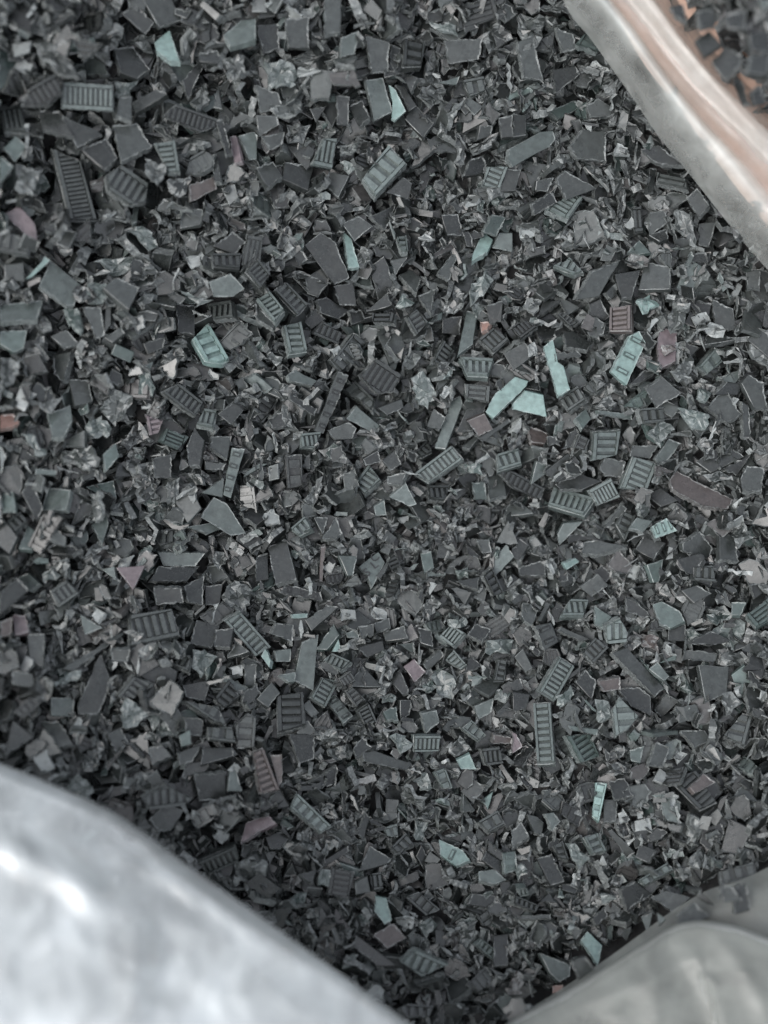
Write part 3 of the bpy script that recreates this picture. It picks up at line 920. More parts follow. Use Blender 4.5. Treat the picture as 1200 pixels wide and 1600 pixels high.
def seg_dist(x, y, A, B):
    ax, ay = A[0], A[1]; bx, by = B[0], B[1]
    t = ((x - ax) * (bx - ax) + (y - ay) * (by - ay)) / ((bx - ax) ** 2 + (by - ay) ** 2)
    t = min(1, max(0, t)); return math.hypot(x - ax - t * (bx - ax), y - ay - t * (by - ay))
def sheet(name, G, mat, parent):
    nu, nv = len(G), len(G[0])
    V = [p for row in G for p in row]
    F = [(i * nv + j, (i + 1) * nv + j, (i + 1) * nv + j + 1, i * nv + j + 1) for i in range(nu - 1) for j in range(nv - 1)]
    return link(name, make_mesh(name, V, F, mats=[mat], smooth=True), parent)

bag = bpy.data.objects.new("plastic_bag", None); COL.objects.link(bag)
tag(bag, "open clear plastic bag holding the black flakes, its milky film folded over at the corners", "bag")

# --- big pale fold, lower left, close to the lens
Zf = 0.030
edge = resample(px_path([(-260, 1120), (-120, 1150), (0, 1193), (80, 1226), (170, 1266), (250, 1320), (330, 1379), (420, 1442), (520, 1514), (640, 1601), (760, 1690), (900, 1800)], Zf), 110)
tan = np.gradient(edge, axis=0); tan[:, 2] = 0; tan /= np.linalg.norm(tan, axis=1)[:, None]
nrm = np.stack([tan[:, 1], -tan[:, 0], np.zeros(len(tan))], 1)          # away from the heap, down-left
creases = [[(-30, 1270), (60, 1325), (165, 1385)], [(60, 1325), (130, 1345), (175, 1400)], [(232, 1445), (236, 1490), (233, 1520)], [(240, 1530), (222, 1590), (205, 1640)],
           [(190, 1330), (300, 1385), (400, 1450), (470, 1490)], [(260, 1352), (340, 1400), (390, 1440)], [(0, 1510), (15, 1530), (30, 1550)], [(205, 1410), (222, 1405)], [(300, 1480), (307, 1490)]]
cw = [[place(x, y, Zf) for x, y in c] for c in creases]
ch = [0.0016, 0.0014, 0.0016, 0.0012, 0.0010, 0.0008, 0.0010, 0.0008, 0.0006]
cs = [0.0022, 0.0020, 0.0017, 0.0016, 0.0016, 0.0012, 0.0022, 0.0010, 0.0007]
G = []
for i in range(len(edge)):
    row = []; e = edge[i]; nn = nrm[i]
    for k in range(9):                                    # the underside, tucked back beneath the fold and down to the heap
        t = (9 - k) / 9.0
        p = e + nn * (0.0012 + 0.016 * t * t)
        row.append((p[0], p[1], e[2] - 0.0022 - 0.030 * t + 0.0008 * nz(p[0], p[1], 120, 4)))
    for k in range(5):
        a = -math.pi / 2 + math.pi * k / 5
        p = e + nn * (0.0011 - 0.0011 * math.cos(a))
        row.append((p[0], p[1], e[2] + 0.0022 * math.sin(a)))
    for k in range(90):
        t = 0.0011 + 0.085 * (k / 89.0) ** 1.2
        p = e + nn * t
        z = e[2] + 0.0022 + 0.0055 * (1 - math.exp(-t / 0.012)) + 0.30 * t
        en = min(1, t / 0.005)
        u_ = i * 0.0011
        z += 0.0016 * nz(p[0], p[1], 55, 1) * en + 0.0009 * ridged(u_ * 0.35, t, 150, 3) * en * math.exp(-t / 0.03) + 0.0005 * ridged(p[0], p[1], 210, 8) * en
        for c, hh, ss in zip(cw, ch, cs):
            d = min(seg_dist(p[0], p[1], c[q], c[q + 1]) for q in range(len(c) - 1))
            z += hh * math.exp(-(d / ss) ** 2)
        row.append((p[0], p[1], z))
    G.append(row)
fo = sheet("film_fold", G, M_FILM_WHITE, bag)
at = fo.data.color_attributes.new("layers", 'FLOAT_COLOR', 'POINT')
vals = []
for i, row in enumerate(G):
    for k, p in enumerate(row):
        v = min(1.0, 0.42 + 0.5 * max(0, k - 14) / 45.0) + 0.35 * nz(p[0], p[1], 70, 12) if k > 8 else 0.3
        vals += [v, v, v, 1]
at.data.foreach_set("color", vals)

# --- corner, lower right: thin film lying on the heap, and a fold of it on top
def lift_film(x, y): return 0.0040 + 0.0004 * nz(x, y, 70, 7) + 0.0002 * ridged(x, y, 150, 2)
corner_px = [(1215, 1350), (1160, 1376), (1110, 1392), (1060, 1420), (1015, 1452), (950, 1500), (860, 1560), (780, 1612), (700, 1700), (700, 1800), (1500, 1800), (1500, 1200), (1330, 1290)]
corner_poly = [tuple(place(x, y, None, 0.003)[:2]) for x, y in corner_px]
top = resample([place(x, y, None, 0.003) for x, y in [(1330, 1290), (1215, 1350), (1160, 1376), (1110, 1392), (1060, 1420), (1015, 1452), (950, 1500), (860, 1560), (780, 1612), (700, 1700)]], 70)
low = resample([place(x, y, None, 0.003) for x, y in [(1560, 1500), (1480, 1620), (1400, 1700), (1300, 1760), (1200, 1790), (1120, 1810), (1040, 1830), (960, 1840), (860, 1850), (760, 1860)]], 70)
G = []
for i in range(70):
    row = []
    for k in range(50):
        f = k / 49.0
        p = top[i] * (1 - f) + low[i] * f
        row.append((p[0], p[1], float(bowl(p[0], p[1])) + lift_film(p[0], p[1]) - 0.0025 * max(0, 1 - f * 14)))
    G.append(row)
sheet("corner_film", G, M_FILM_CORNER, bag)
corner_creases = [[place(a, b, None, .01) for a, b in c] for c in [[(1100, 1436), (1150, 1500), (1185, 1560)], [(1060, 1470), (1100, 1540), (1120, 1600)], [(1095, 1520), (1105, 1526)], [(1148, 1510), (1156, 1513)], [(1028, 1548), (1040, 1555)], [(950, 1578), (962, 1583)], [(1010, 1500), (1020, 1570), (1010, 1610)], [(880, 1570), (1000, 1530), (1080, 1490)]]]
edge = resample([place(x, y, None, 0.010) for x, y in [(640, 1700), (790, 1601), (880, 1551), (960, 1503), (1040, 1452), (1075, 1440), (1110, 1439), (1160, 1450), (1230, 1478), (1320, 1520), (1430, 1580)]], 90)
tan = np.gradient(edge, axis=0); tan[:, 2] = 0; tan /= np.linalg.norm(tan, axis=1)[:, None]
nrm = np.stack([tan[:, 1], -tan[:, 0], np.zeros(len(tan))], 1)
G = []
for i in range(len(edge)):
    row = []; e = edge[i]; nn = nrm[i]; fade = min(1.0, max(0.0, (89 - i) / 30.0))
    for k in range(5):
        t = (5 - k) / 5.0; p = e + nn * (0.0012 + 0.010 * t)
        row.append((p[0], p[1], e[2] - 0.0012 - 0.0052 * t))
    for k in range(5):
        a = -math.pi / 2 + math.pi * k / 5
        p = e + nn * (0.0010 - 0.0010 * math.cos(a)); row.append((p[0], p[1], e[2] + 0.0012 * math.sin(a)))
    for k in range(90):
        t = 0.001 + 0.05 * (k / 89.0) ** 1.15; p = e + nn * t
        z = e[2] + 0.0012 + 0.0035 * (1 - math.exp(-t / 0.006)) * fade + 0.03 * t * fade
        z += (0.0005 * nz(p[0], p[1], 60, 11) + 0.0003 * ridged(p[0] * 1.2 + p[1] * 0.6, p[1] * 0.4, 140, 5)) * min(1, t / 0.004)
        for q_, c in enumerate(corner_creases):
            d = min(seg_dist(p[0], p[1], c[m_], c[m_ + 1]) for m_ in range(len(c) - 1))
            small = 2 <= q_ <= 5
            z += (0.0004 if small else 0.0005) * math.exp(-(d / (0.0005 if small else 0.0013)) ** 2) * min(1, t / 0.003)
        row.append((p[0], p[1], z))
    G.append(row)
sheet("film_fold", G, M_FILM_CORNER, bag)

# --- rolled rim, upper right
L = [(840, -110), (866, -30), (890, 27), (923, 67), (977, 143), (1030, 220), (1087, 290), (1130, 345), (1167, 390), (1215, 445), (1290, 530), (1380, 620)]
R = [(1010, -140), (1030, -50), (1052, 5), (1085, 52), (1118, 95), (1158, 135), (1205, 175), (1250, 215), (1290, 250), (1350, 310), (1440, 400), (1540, 500)]
LP = resample(px_path(L, None, 0.004), 140); RP = resample(px_path(R, None, 0.004), 140)
peach_poly_px = [(915, -140), (940, -30), (970, 30), (1010, 100), (1065, 170), (1130, 260), (1200, 350), (1290, 440), (1400, 540), (1600, 640), (1600, -300), (900, -300)]
peach_poly = [tuple(place(x, y, None, 0.003)[:2]) for x, y in peach_poly_px]
G = []
prof = [(0.0, -0.002), (0.0, 0.0006), (0.03, 0.0022), (0.06, 0.0034), (0.10, 0.0046), (0.14, 0.0054), (0.18, 0.0057), (0.24, 0.0053), (0.34, 0.0038), (0.44, 0.0034), (0.50, 0.0035), (0.57, 0.0046), (0.64, 0.0049), (0.72, 0.0038), (0.82, 0.0024), (0.92, 0.0010), (1.0, 0.0004), (1.12, 0.0), (1.6, 0.0)]
pw = np.array([p[0] for p in prof]); pz = np.array([p[1] for p in prof])
ws = [0.0, 0.0] + list(np.linspace(0.02, 1.08, 60))
for i in range(140):
    row = []
    for k, w_ in enumerate(ws):
        p = LP[i] * (1 - w_) + RP[i] * w_
        h = -0.002 if k == 0 else float(np.interp(w_ + 1e-4, pw[1:], pz[1:]))
        s = i * 0.03
        h += (0.0005 * nz(w_ * 0.05, s * 0.012, 60, 2) + 0.00022 * ridged(w_ * 0.07, s * 0.008, 130, 9) + 0.0003 * nz(s * 0.05, w_ * 0.02, 110, 5)) * min(1, w_ / 0.1)
        row.append((p[0], p[1], float(bowl(p[0], p[1])) + float(np.interp(w_, [0, .55, 1.0, 1.1], [.0070, .0062, .0034, .0028])) + h))
    G.append(row)
ro = sheet("rolled_rim", G, M_FILM_ROLL, bag)
lay = np.interp(np.array(ws), [0, .03, .08, .14, .19, .24, .31, .38, .43, .52, .60, .70, .85, 1.0, 1.6], [.58, .44, .46, .66, 1.0, .72, .36, .32, .46, .70, .64, .52, .40, .34, .3])
at = ro.data.color_attributes.new("layers", 'FLOAT_COLOR', 'POINT')          # how many layers of film lie on one another across the roll
vals = []
for i in range(140):
    for k, w_ in enumerate(ws):
        v = 0.86 * float(np.interp(w_ + 0.035 * nz(i * 0.02, 0.3, 2.2, 6), ws, lay)) + 0.10 * nz(w_ * 1.5, i * 0.012, 5, 3); vals += [v, v, v, 1]
at.data.foreach_set("color", vals)

# --- the sides of the bag, outside the picture, that hold the heap in
X0, X1, Y0, Y1 = -0.100, 0.104, -0.122, 0.142
G = []
for i in range(121):
    a = 2 * math.pi * i / 120
    sx, sy = math.cos(a), math.sin(a)
    q = 1.0 / max(abs(sx), abs(sy)); q = q * 0.55 + 0.5
    x = (X0 + X1) / 2 + sx * (X1 - X0) / 2 * q; y = (Y0 + Y1) / 2 + sy * (Y1 - Y0) / 2 * q
    row = []
    for k in range(14):
        f = k / 13.0; m_ = 1 + 0.10 * math.sin(f * math.pi) + 0.015 * nz(math.cos(a) * 2, math.sin(a) * 2 + f * 2, 3, 1)
        row.append(((X0 + X1) / 2 + (x - (X0 + X1) / 2) * m_, (Y0 + Y1) / 2 + (y - (Y0 + Y1) / 2) * m_, -0.0595 + f * (float(bowl(x, y)) + 0.066)))
    G.append(row)
sheet("bag_wall", G, M_FILM_CORNER, bag)

# --- peach coloured sheet under the second heap
n = 60; V = []; F = []
pxs = np.linspace(900, 1560, n); pys = np.linspace(-280, 620, n)
edgeP = resample(px_path(peach_poly_px[:10], None, 0.003), n); farP = resample(px_path([(1100, -300), (1200, -290), (1300, -250), (1400, -200), (1480, -120), (1540, 0), (1580, 120), (1600, 260), (1610, 400), (1620, 600)], None, 0.003), n)
G = [[(lambda p: (p[0], p[1], float(bowl(p[0], p[1])) + 0.0022 + 0.0004 * nz(p[0], p[1], 120, 3)))(edgeP[i] * (1 - k / 39) + farP[i] * (k / 39)) for k in range(40)] for i in range(n)]
po = sheet("peach_sheet", G, M_PEACH, None)
tag(po, "peach orange sheet showing between the clear film roll and the second heap", "sheet")

# ---------------------------------------------------------------- the heap: drop every flake on a height map
CELL = 0.00025
NX, NY = int((X1 - X0) / CELL), int((Y1 - Y0) / CELL)
gx, gy = np.meshgrid(X0 + (np.arange(NX) + 0.5) * CELL, Y0 + (np.arange(NY) + 0.5) * CELL)
base = bowl(gx, gy)
mask_corner = inside(gx, gy, corner_poly); mask_peach = inside(gx, gy, peach_poly)
heap2_px = [(1020, -200), (1036, -20), (1050, 10), (1075, 52), (1100, 92), (1135, 128), (1172, 166), (1210, 196), (1270, 240), (1330, 260), (1330, -110), (1000, -110)]
mask_heap2 = inside(gx, gy, [tuple(place(x, y, None, 0.004)[:2]) for x, y in heap2_px])
filmH = base + 0.0048
def fresh():
    H = base - 0.0070
    H = np.where(mask_corner, filmH, H); H = np.where(mask_peach, base + 0.0026, H)
    O = np.full((NY, NX), -1, np.int32)
    O[mask_corner | mask_peach] = -2
    return H.ravel().copy(), O.ravel().copy()
H, OWN = fresh()
band = [tuple(p[:2]) for p in LP] + [tuple(p[:2]) for p in RP[::-1]]
LIM = np.where(inside(gx, gy, band) & ~mask_peach, base + 0.0066, 1.0).ravel()
LIM = np.where((mask_peach & ~mask_heap2).ravel(), base.ravel() + 0.003, LIM)
allowed = (~mask_corner & ~mask_peach).ravel(); allowed2 = mask_heap2.ravel()

TONE = {'k': (.013, .0150, .0145), 'g': (.029, .0330, .0318), 'l': (.056, .068, .065), 't': (.112, .160, .150), 'u': (.055, .072, .068),  # mint t and u: partly the sky's reflection, put into the plastic's colour
        'T': (.030, .042, .039), 'p': (.095, .078, .083), 'b': (.048, .041, .039), 'o': (.12, .070, .056)}
rng = random.Random(7); nrng = np.random.default_rng(7)

# prototypes of the small broken flakes
def rand_poly(L, W):
    r = rng.random()
    if r < 0.45:
        p = [(-L / 2, -W / 2), (L / 2, -W / 2), (L / 2, W / 2), (-L / 2, W / 2)]
        p = [(x + rng.gauss(0, L * .09), y + rng.gauss(0, W * .12)) for x, y in p]
    elif r < 0.62:
        p = [(-L / 2, -W / 2), (L / 2, -W / 2 * rng.uniform(.2, 1)), (L * rng.uniform(-.4, .3), W / 2)]
    else:
        k = rng.choice([5, 5, 6, 7]); p = []
        for i in range(k):
            a = 2 * math.pi * (i + rng.uniform(-.3, .3)) / k; q = rng.uniform(.72, 1.12)
            p.append((L / 2 * math.cos(a) * q, W / 2 * math.sin(a) * q))
    return p
def samples(poly, t, w=(0, 0, 0), c=(0, 0)):
    xs = [p[0] for p in poly]; ys = [p[1] for p in poly]
    s = CELL * 0.95
    ax = np.arange(min(xs), max(xs) + s, s); ay = np.arange(min(ys), max(ys) + s, s)
    mx, my = np.meshgrid(ax, ay); mx = mx.ravel(); my = my.ravel()
    k = inside(mx, my, poly)
    if k.sum() < 3: k[:] = True
    mx, my = mx[k], my[k]
    wz = warp_z(w, mx - c[0], my - c[1])
    return np.concatenate([np.stack([mx, my, wz - t / 2], 1), np.stack([mx, my, wz + t / 2], 1)])
PROTO = []
def add_proto(kind, L, W, t=None):
    poly = rand_poly(L, W); t = (t or 0.0009) * rng.uniform(.65, 1.3)
    if kind == 'C':
        V, F, MI = shred(poly, t * 0.7, rng, 0.0005); S = samples(poly, t * 1.2)
    else:
        V, F, MI, w, c = plate(poly, t, rng, 1.7, 0.0007, rng.uniform(.6, 2.6)); S = samples(poly, t, w, c)
        if kind == 'R':
            V = list(V); F = list(F); MI = list(MI)
            for nm, (v, f) in ribs_of(poly, max(2, int(L / rng.uniform(.0009, .0016))), rng.random() < .3, t, w, c, False, rng, rng.uniform(.00025, .0005)):
                o = len(V); V += v; F += [tuple(i + o for i in ff) for ff in f]; MI += [0] * len(f)
    PROTO.append(dict(V=np.array(V), loops=np.concatenate([np.array(f) for f in F]), size=np.array([len(f) for f in F]), mi=np.array(MI), S=S, L=L))
for i in range(50): add_proto('F', *(lambda L: (L, L * rng.uniform(.42, .9)))(rng.uniform(.0028, .0060)))
for i in range(12): add_proto('R', *(lambda L: (L, L * rng.uniform(.45, .8)))(rng.uniform(.0036, .0065)))
for i in range(38): add_proto('C', *(lambda L: (L, L * rng.uniform(.4, .9)))(rng.uniform(.0022, .0052)))
for i in range(26): add_proto('F', *(lambda L: (L, L * rng.uniform(.14, .3)))(rng.uniform(.0025, .0055)))
N_BIG = len(PROTO)
for i in range(14): add_proto('C', *(lambda L: (L, L * rng.uniform(.3, .7)))(rng.uniform(.0014, .0028)), .0003)
for i in range(20): add_proto('F', *(lambda L: (L, L * rng.uniform(.3, .8)))(rng.uniform(.0012, .0028)), .0004)
for i in range(30): add_proto('F', *(lambda L: (L, L * rng.uniform(.07, .2)))(rng.uniform(.0018, .0042)), .00028)

def rot(yaw, tilt, az):
    cz, sz = math.cos(yaw), math.sin(yaw)
    Rz = np.array([[cz, -sz, 0], [sz, cz, 0], [0, 0, 1]])
    ax = np.array([math.cos(az), math.sin(az), 0]); K = np.array([[0, 0, ax[1]], [0, 0, -ax[0]], [-ax[1], ax[0], 0]])
    Rt = np.eye(3) + math.sin(tilt) * K + (1 - math.cos(tilt)) * (K @ K)
    return Rt @ Rz
CH = []            # every flake: dict(kind, cells, z, ...)
def stamp(cid, idx, z):
    o = np.argsort(z); idx = idx[o]; z = z[o]
    k = z > H[idx]; idx = idx[k]; z = z[k]
    H[idx] = z; OWN[idx] = cid
def settle(S, x, y, Rm, q):
    P = S @ Rm.T
    ix = ((P[:, 0] + x - X0) / CELL).astype(np.int64); iy = ((P[:, 1] + y - Y0) / CELL).astype(np.int64)
    ok = (ix >= 0) & (ix < NX) & (iy >= 0) & (iy < NY)
    if ok.sum() < 6: return None
    idx = iy[ok] * NX + ix[ok]; pz_ = P[ok, 2]
    g = H[idx] - pz_
    k = int(len(g) * q); k = min(k, len(g) - 1)
    return float(np.partition(g, k)[k]), idx, pz_
def scale_at(x, y):
    s = 0.92 + 0.26 * min(1, max(0, (0.013 - x) / 0.08)) + 0.22 * min(1, max(0, (y + 0.0) / 0.09)) + 0.1 * max(0, (x - 0.03) / 0.03)
    return min(1.25, s) - 0.10 * math.exp(-((x - 0.005) ** 2 + (y + 0.018) ** 2) / 0.0006)
def drop(n, lo, hi, cand, region, q=0.88, steep=0.35, avoid=None, smin=1.0):
    for _ in range(n):
        pi = rng.randrange(lo, hi); pr = PROTO[pi]; best = None
        tone = rng.random(); bx = None
        for c in range(cand):
            x = rng.uniform(X0 + .002, X1 - .002); y = rng.uniform(Y0 + .002, Y1 - .002)
            for tr in range(90):
                ci = int((y - Y0) / CELL) * NX + int((x - X0) / CELL)
                if region[ci] and (avoid is None or not avoid[ci]): break
                x = rng.uniform(X0 + .002, X1 - .002); y = rng.uniform(Y0 + .002, Y1 - .002)
            else: continue
            if bx is not None:       # look for a lower spot close to the first one
                x = bx + rng.gauss(0, .002); y = by + rng.gauss(0, .002)
                if not (X0 + .002 < x < X1 - .002 and Y0 + .002 < y < Y1 - .002): continue
                if not region[int((y - Y0) / CELL) * NX + int((x - X0) / CELL)]: continue
            else: bx, by = x, y
            tilt = abs(rng.gauss(0, .33)) if rng.random() > steep else rng.uniform(.45, 1.45)
            if rng.random() < .5: tilt = math.pi - tilt if rng.random() < .25 else tilt
            sc = scale_at(x, y) * smin
            Rm = rot(rng.uniform(0, 6.283), tilt, rng.uniform(0, 6.283)) * sc
            r = settle(pr['S'], x, y, Rm, q)
            if r is None: continue
            z, idx, pz_ = r
            if avoid is not None and avoid[idx].mean() > 0.22: continue
            if (pz_ + z > LIM[idx]).any(): continue
            sink = z - float(bowl(x, y))
            if best is None or sink < best[0]: best = (sink, z, idx, pz_, x, y, Rm)
        if best is None: continue
        _, z, idx, pz_, x, y, Rm = best
        cid = len(CH)
        if tone < .50: t = TONE['k']
        elif region is allowed2: t = (.012, .012, .012)
        elif tone < .90: t = TONE['g']
        elif tone < .93: t = (.038, .037, .036)
        elif tone < .955: t = TONE['T']
        elif tone < .99: t = TONE['l']
        else: t = TONE['u']
        if lo == N_BIG and rng.random() < .22: t = (.13, .14, .137)       # whitened fibres
        j = rng.uniform(.6, 1.5)
        CH.append(dict(k='f', p=pi, R=Rm, o=(x, y, z), idx=idx, z=pz_ + z, tint=tuple(v * j for v in t), dead=False))
        stamp(cid, idx, pz_ + z)
drop(19000, 0, N_BIG, 3, allowed, q=.84, steep=.5)
drop(300, 0, N_BIG, 3, allowed2, smin=1.35, steep=.5)
print("fill 1", len(CH), round(time.time() - T_START, 1))

# flakes seen one by one in the photograph
HERO = []
SUN_DIR = np.array([math.sin(SUN_ROT) * math.cos(SUN_EL), math.cos(SUN_ROT) * math.cos(SUN_EL), math.sin(SUN_EL)])
ox = oy = 0
for ln in DATA.strip().splitlines():
    if ln[0] == '@': ox, oy = map(int, ln[1:].split()); continue
    body, _, short = ln.partition('#'); hd, _, pts = body.partition(':')
    kind, tone, nb = hd.split(); along = nb.endswith('|'); nb = int(nb.rstrip('|'))
    poly = [tuple(float(v) for v in p.split(',')) for p in pts.split()]
    poly = [(ox + x / 3.0, oy + y / 3.0) for x, y in poly]
    HERO.append(dict(kind=kind, tone=tone, nb=nb, along=along, px=poly, short=short.strip()))
hero_start = len(CH)
for h in HERO:
    px = h['px']
    P0 = np.array([place(x, y, None, 0.0015) for x, y in px])
    c0 = P0.mean(0)
    poly = [tuple(p[:2]) for p in P0]
    S = samples(poly, 0.0)
    S = S[:len(S) // 2]
    ix = ((S[:, 0] - X0) / CELL).astype(int); iy = ((S[:, 1] - Y0) / CELL).astype(int)
    ok = (ix >= 0) & (ix < NX) & (iy >= 0) & (iy < NY)
    if ok.sum() < 5: h['skip'] = True; continue
    idx = iy[ok] * NX + ix[ok]; sx, sy = S[ok, 0] - c0[0], S[ok, 1] - c0[1]
    hz = H[idx]
    A = np.stack([sx, sy, np.ones(len(sx))], 1)
    sol, *_ = np.linalg.lstsq(A, hz, rcond=None)
    slope = np.array(sol[:2])
    size = math.sqrt(abs(area(poly)))
    lie = slope * 0.55
    for _ in range(30):                       # few of the large flakes in the photograph mirror the brightest sky
        own_slope = np.array([rng.gauss(0, .22), rng.gauss(0, .22)])
        if h['tone'] in 't': own_slope = np.array([0.0, -0.05]) + own_slope * .5
        slope = lie + own_slope; lie = lie * 0.85
        m_ = np.linalg.norm(slope); lim = .45
        if m_ > lim: slope *= lim / m_
        nn = np.array([-slope[0], -slope[1], 1.0]); nn /= np.linalg.norm(nn)
        vv = CAM - np.array([c0[0], c0[1], 0.0]); vv /= np.linalg.norm(vv)
        if np.dot(2 * np.dot(vv, nn) * nn - vv, SUN_DIR) < math.cos(math.radians(42)): break
    t = min(0.0018, 0.0009 + size * 0.09)
    plane = sx * slope[0] + sy * slope[1]
    g = hz - plane
    hero_cells = OWN[idx] >= hero_start
    film_cells = OWN[idx] == -2
    z = float(np.quantile(g, 0.62))
    if hero_cells.any(): z = max(z, float(np.quantile(g[hero_cells], .9)))
    if film_cells.any(): z = max(z, float(np.quantile(g[film_cells], .9)))
    z = min(z, float(np.quantile(g, 0.62)) + 0.0012)
    zc = z + t / 2
    h.update(slope=slope, zc=zc, t=t)
    # the polygon on its tilted plane, seen along the camera's rays
    nrm3 = np.array([-slope[0], -slope[1], 1.0]); nrm3 /= np.linalg.norm(nrm3)
    C = np.array([c0[0], c0[1], zc])
    W = []
    for x, y in px:
        d = ray(x, y); s = np.dot(C - CAM, nrm3) / np.dot(d, nrm3); W.append(CAM + d * s)
    W = np.array(W); C = W.mean(0)
    # long axis: the longest edge
    if h['kind'] in 'RS':
        E = [(np.linalg.norm(W[(i + 1) % len(W)] - W[i]), i) for i in range(len(W))]
        i = max(E)[1]; ex = W[(i + 1) % len(W)] - W[i]
        if ex[0] < 0: ex = -ex
        # use it only when it runs along the shape's greater extent
        ex /= np.linalg.norm(ex); ey = np.cross(nrm3, ex)
        du = np.ptp((W - C) @ ex); dv = np.ptp((W - C) @ ey)
        if dv > du * 1.05: ex = ey
    else:
        ex = W[1] - W[0]; ex /= np.linalg.norm(ex)
    ey = np.cross(nrm3, ex)
    Rm = np.stack([ex, ey, nrm3], 1)
    loc = (W - C) @ Rm
    lp = [(float(a), float(b)) for a, b, _ in loc]
    SS = samples(lp, t) @ Rm.T + C
    ix = ((SS[:, 0] - X0) / CELL).astype(int); iy = ((SS[:, 1] - Y0) / CELL).astype(int)
    ok = (ix >= 0) & (ix < NX) & (iy >= 0) & (iy < NY)
    if ok.sum() < 5: h['skip'] = True; continue
    idx = iy[ok] * NX + ix[ok]; zz = SS[ok, 2]
    lowz = zz[:]; n2 = len(SS) // 2
    bot = np.zeros(len(SS), bool); bot[:n2] = True; bot = bot[ok]
    poke = H[idx[bot]] > zz[bot] + 0.0002
    for o in np.unique(OWN[idx[bot]][poke]):
        if 0 <= o < hero_start: CH[o]['dead'] = True
    cid = len(CH); h['cid'] = cid
    base_t = TONE[h['tone']]; j = rng.uniform(.82, 1.22)
    h.update(R=Rm, C=C, lp=lp, tint=tuple(v * j for v in base_t))
    CH.append(dict(k='h', idx=idx, z=zz, dead=False))
    stamp(cid, idx, zz)
print("heroes", len(CH) - hero_start, "crushed", sum(c['dead'] for c in CH), round(time.time() - T_START, 1))

# height map again without the pushed-out flakes, then crumbs into the gaps
H, OWN = fresh()
for i, c in enumerate(CH):
    if not c['dead']: stamp(i, c['idx'], c['z'])
avoid = np.zeros(NX * NY, bool)
for c in CH[hero_start:]: avoid[c['idx']] = True
drop(1500, 0, N_BIG, 3, allowed, avoid=avoid, smin=0.85)
drop(5200, N_BIG, len(PROTO), 3, allowed, avoid=avoid, steep=.45)
drop(120, N_BIG, len(PROTO), 2, allowed2, avoid=avoid)
print("fill 2", len(CH), round(time.time() - T_START, 1))
vis = np.bincount(OWN[OWN >= 0], minlength=len(CH))

# ---------------------------------------------------------------- which flakes are objects of their own
live = [h for h in HERO if not h.get('skip')]
for h in live:
    h['cx'] = sum(p[0] for p in h['px']) / len(h['px']); h['cy'] = sum(p[1] for p in h['px']) / len(h['px'])
    h['A'] = abs(area(h['px']))
    x0, x1 = min(p[0] for p in h['px']), max(p[0] for p in h['px'])
    h['vis'] = vis[h['cid']] * (1.0 if 0 <= h['cx'] <= 1200 and 0 <= h['cy'] <= 1600 else 0.3) + (1e6 if h['short'] else 0)
live.sort(key=lambda h: -h['vis'])
SINGLE = live[:300]; REST = live[300:]

def build_flake(h):
    r = random.Random(int(h['cx'] * 7 + h['cy'] * 13))
    if h['kind'] == 'C':
        V, F, MI = shred(h['lp'], 0.0006, r, 0.00038)
        return V, F, MI, []
    V, F, MI, w, c = plate(h['lp'], h['t'], r, 0.45 if h['tone'] in 'tlu' else 0.9, 0.0005, 0.5)
    ribs = []
    if h['kind'] in 'RS' and h['nb']:
        ribs = ribs_of(h['lp'], h['nb'], h['along'], h['t'], w, c, h['kind'] == 'S', r)
    return V, F, MI, ribs

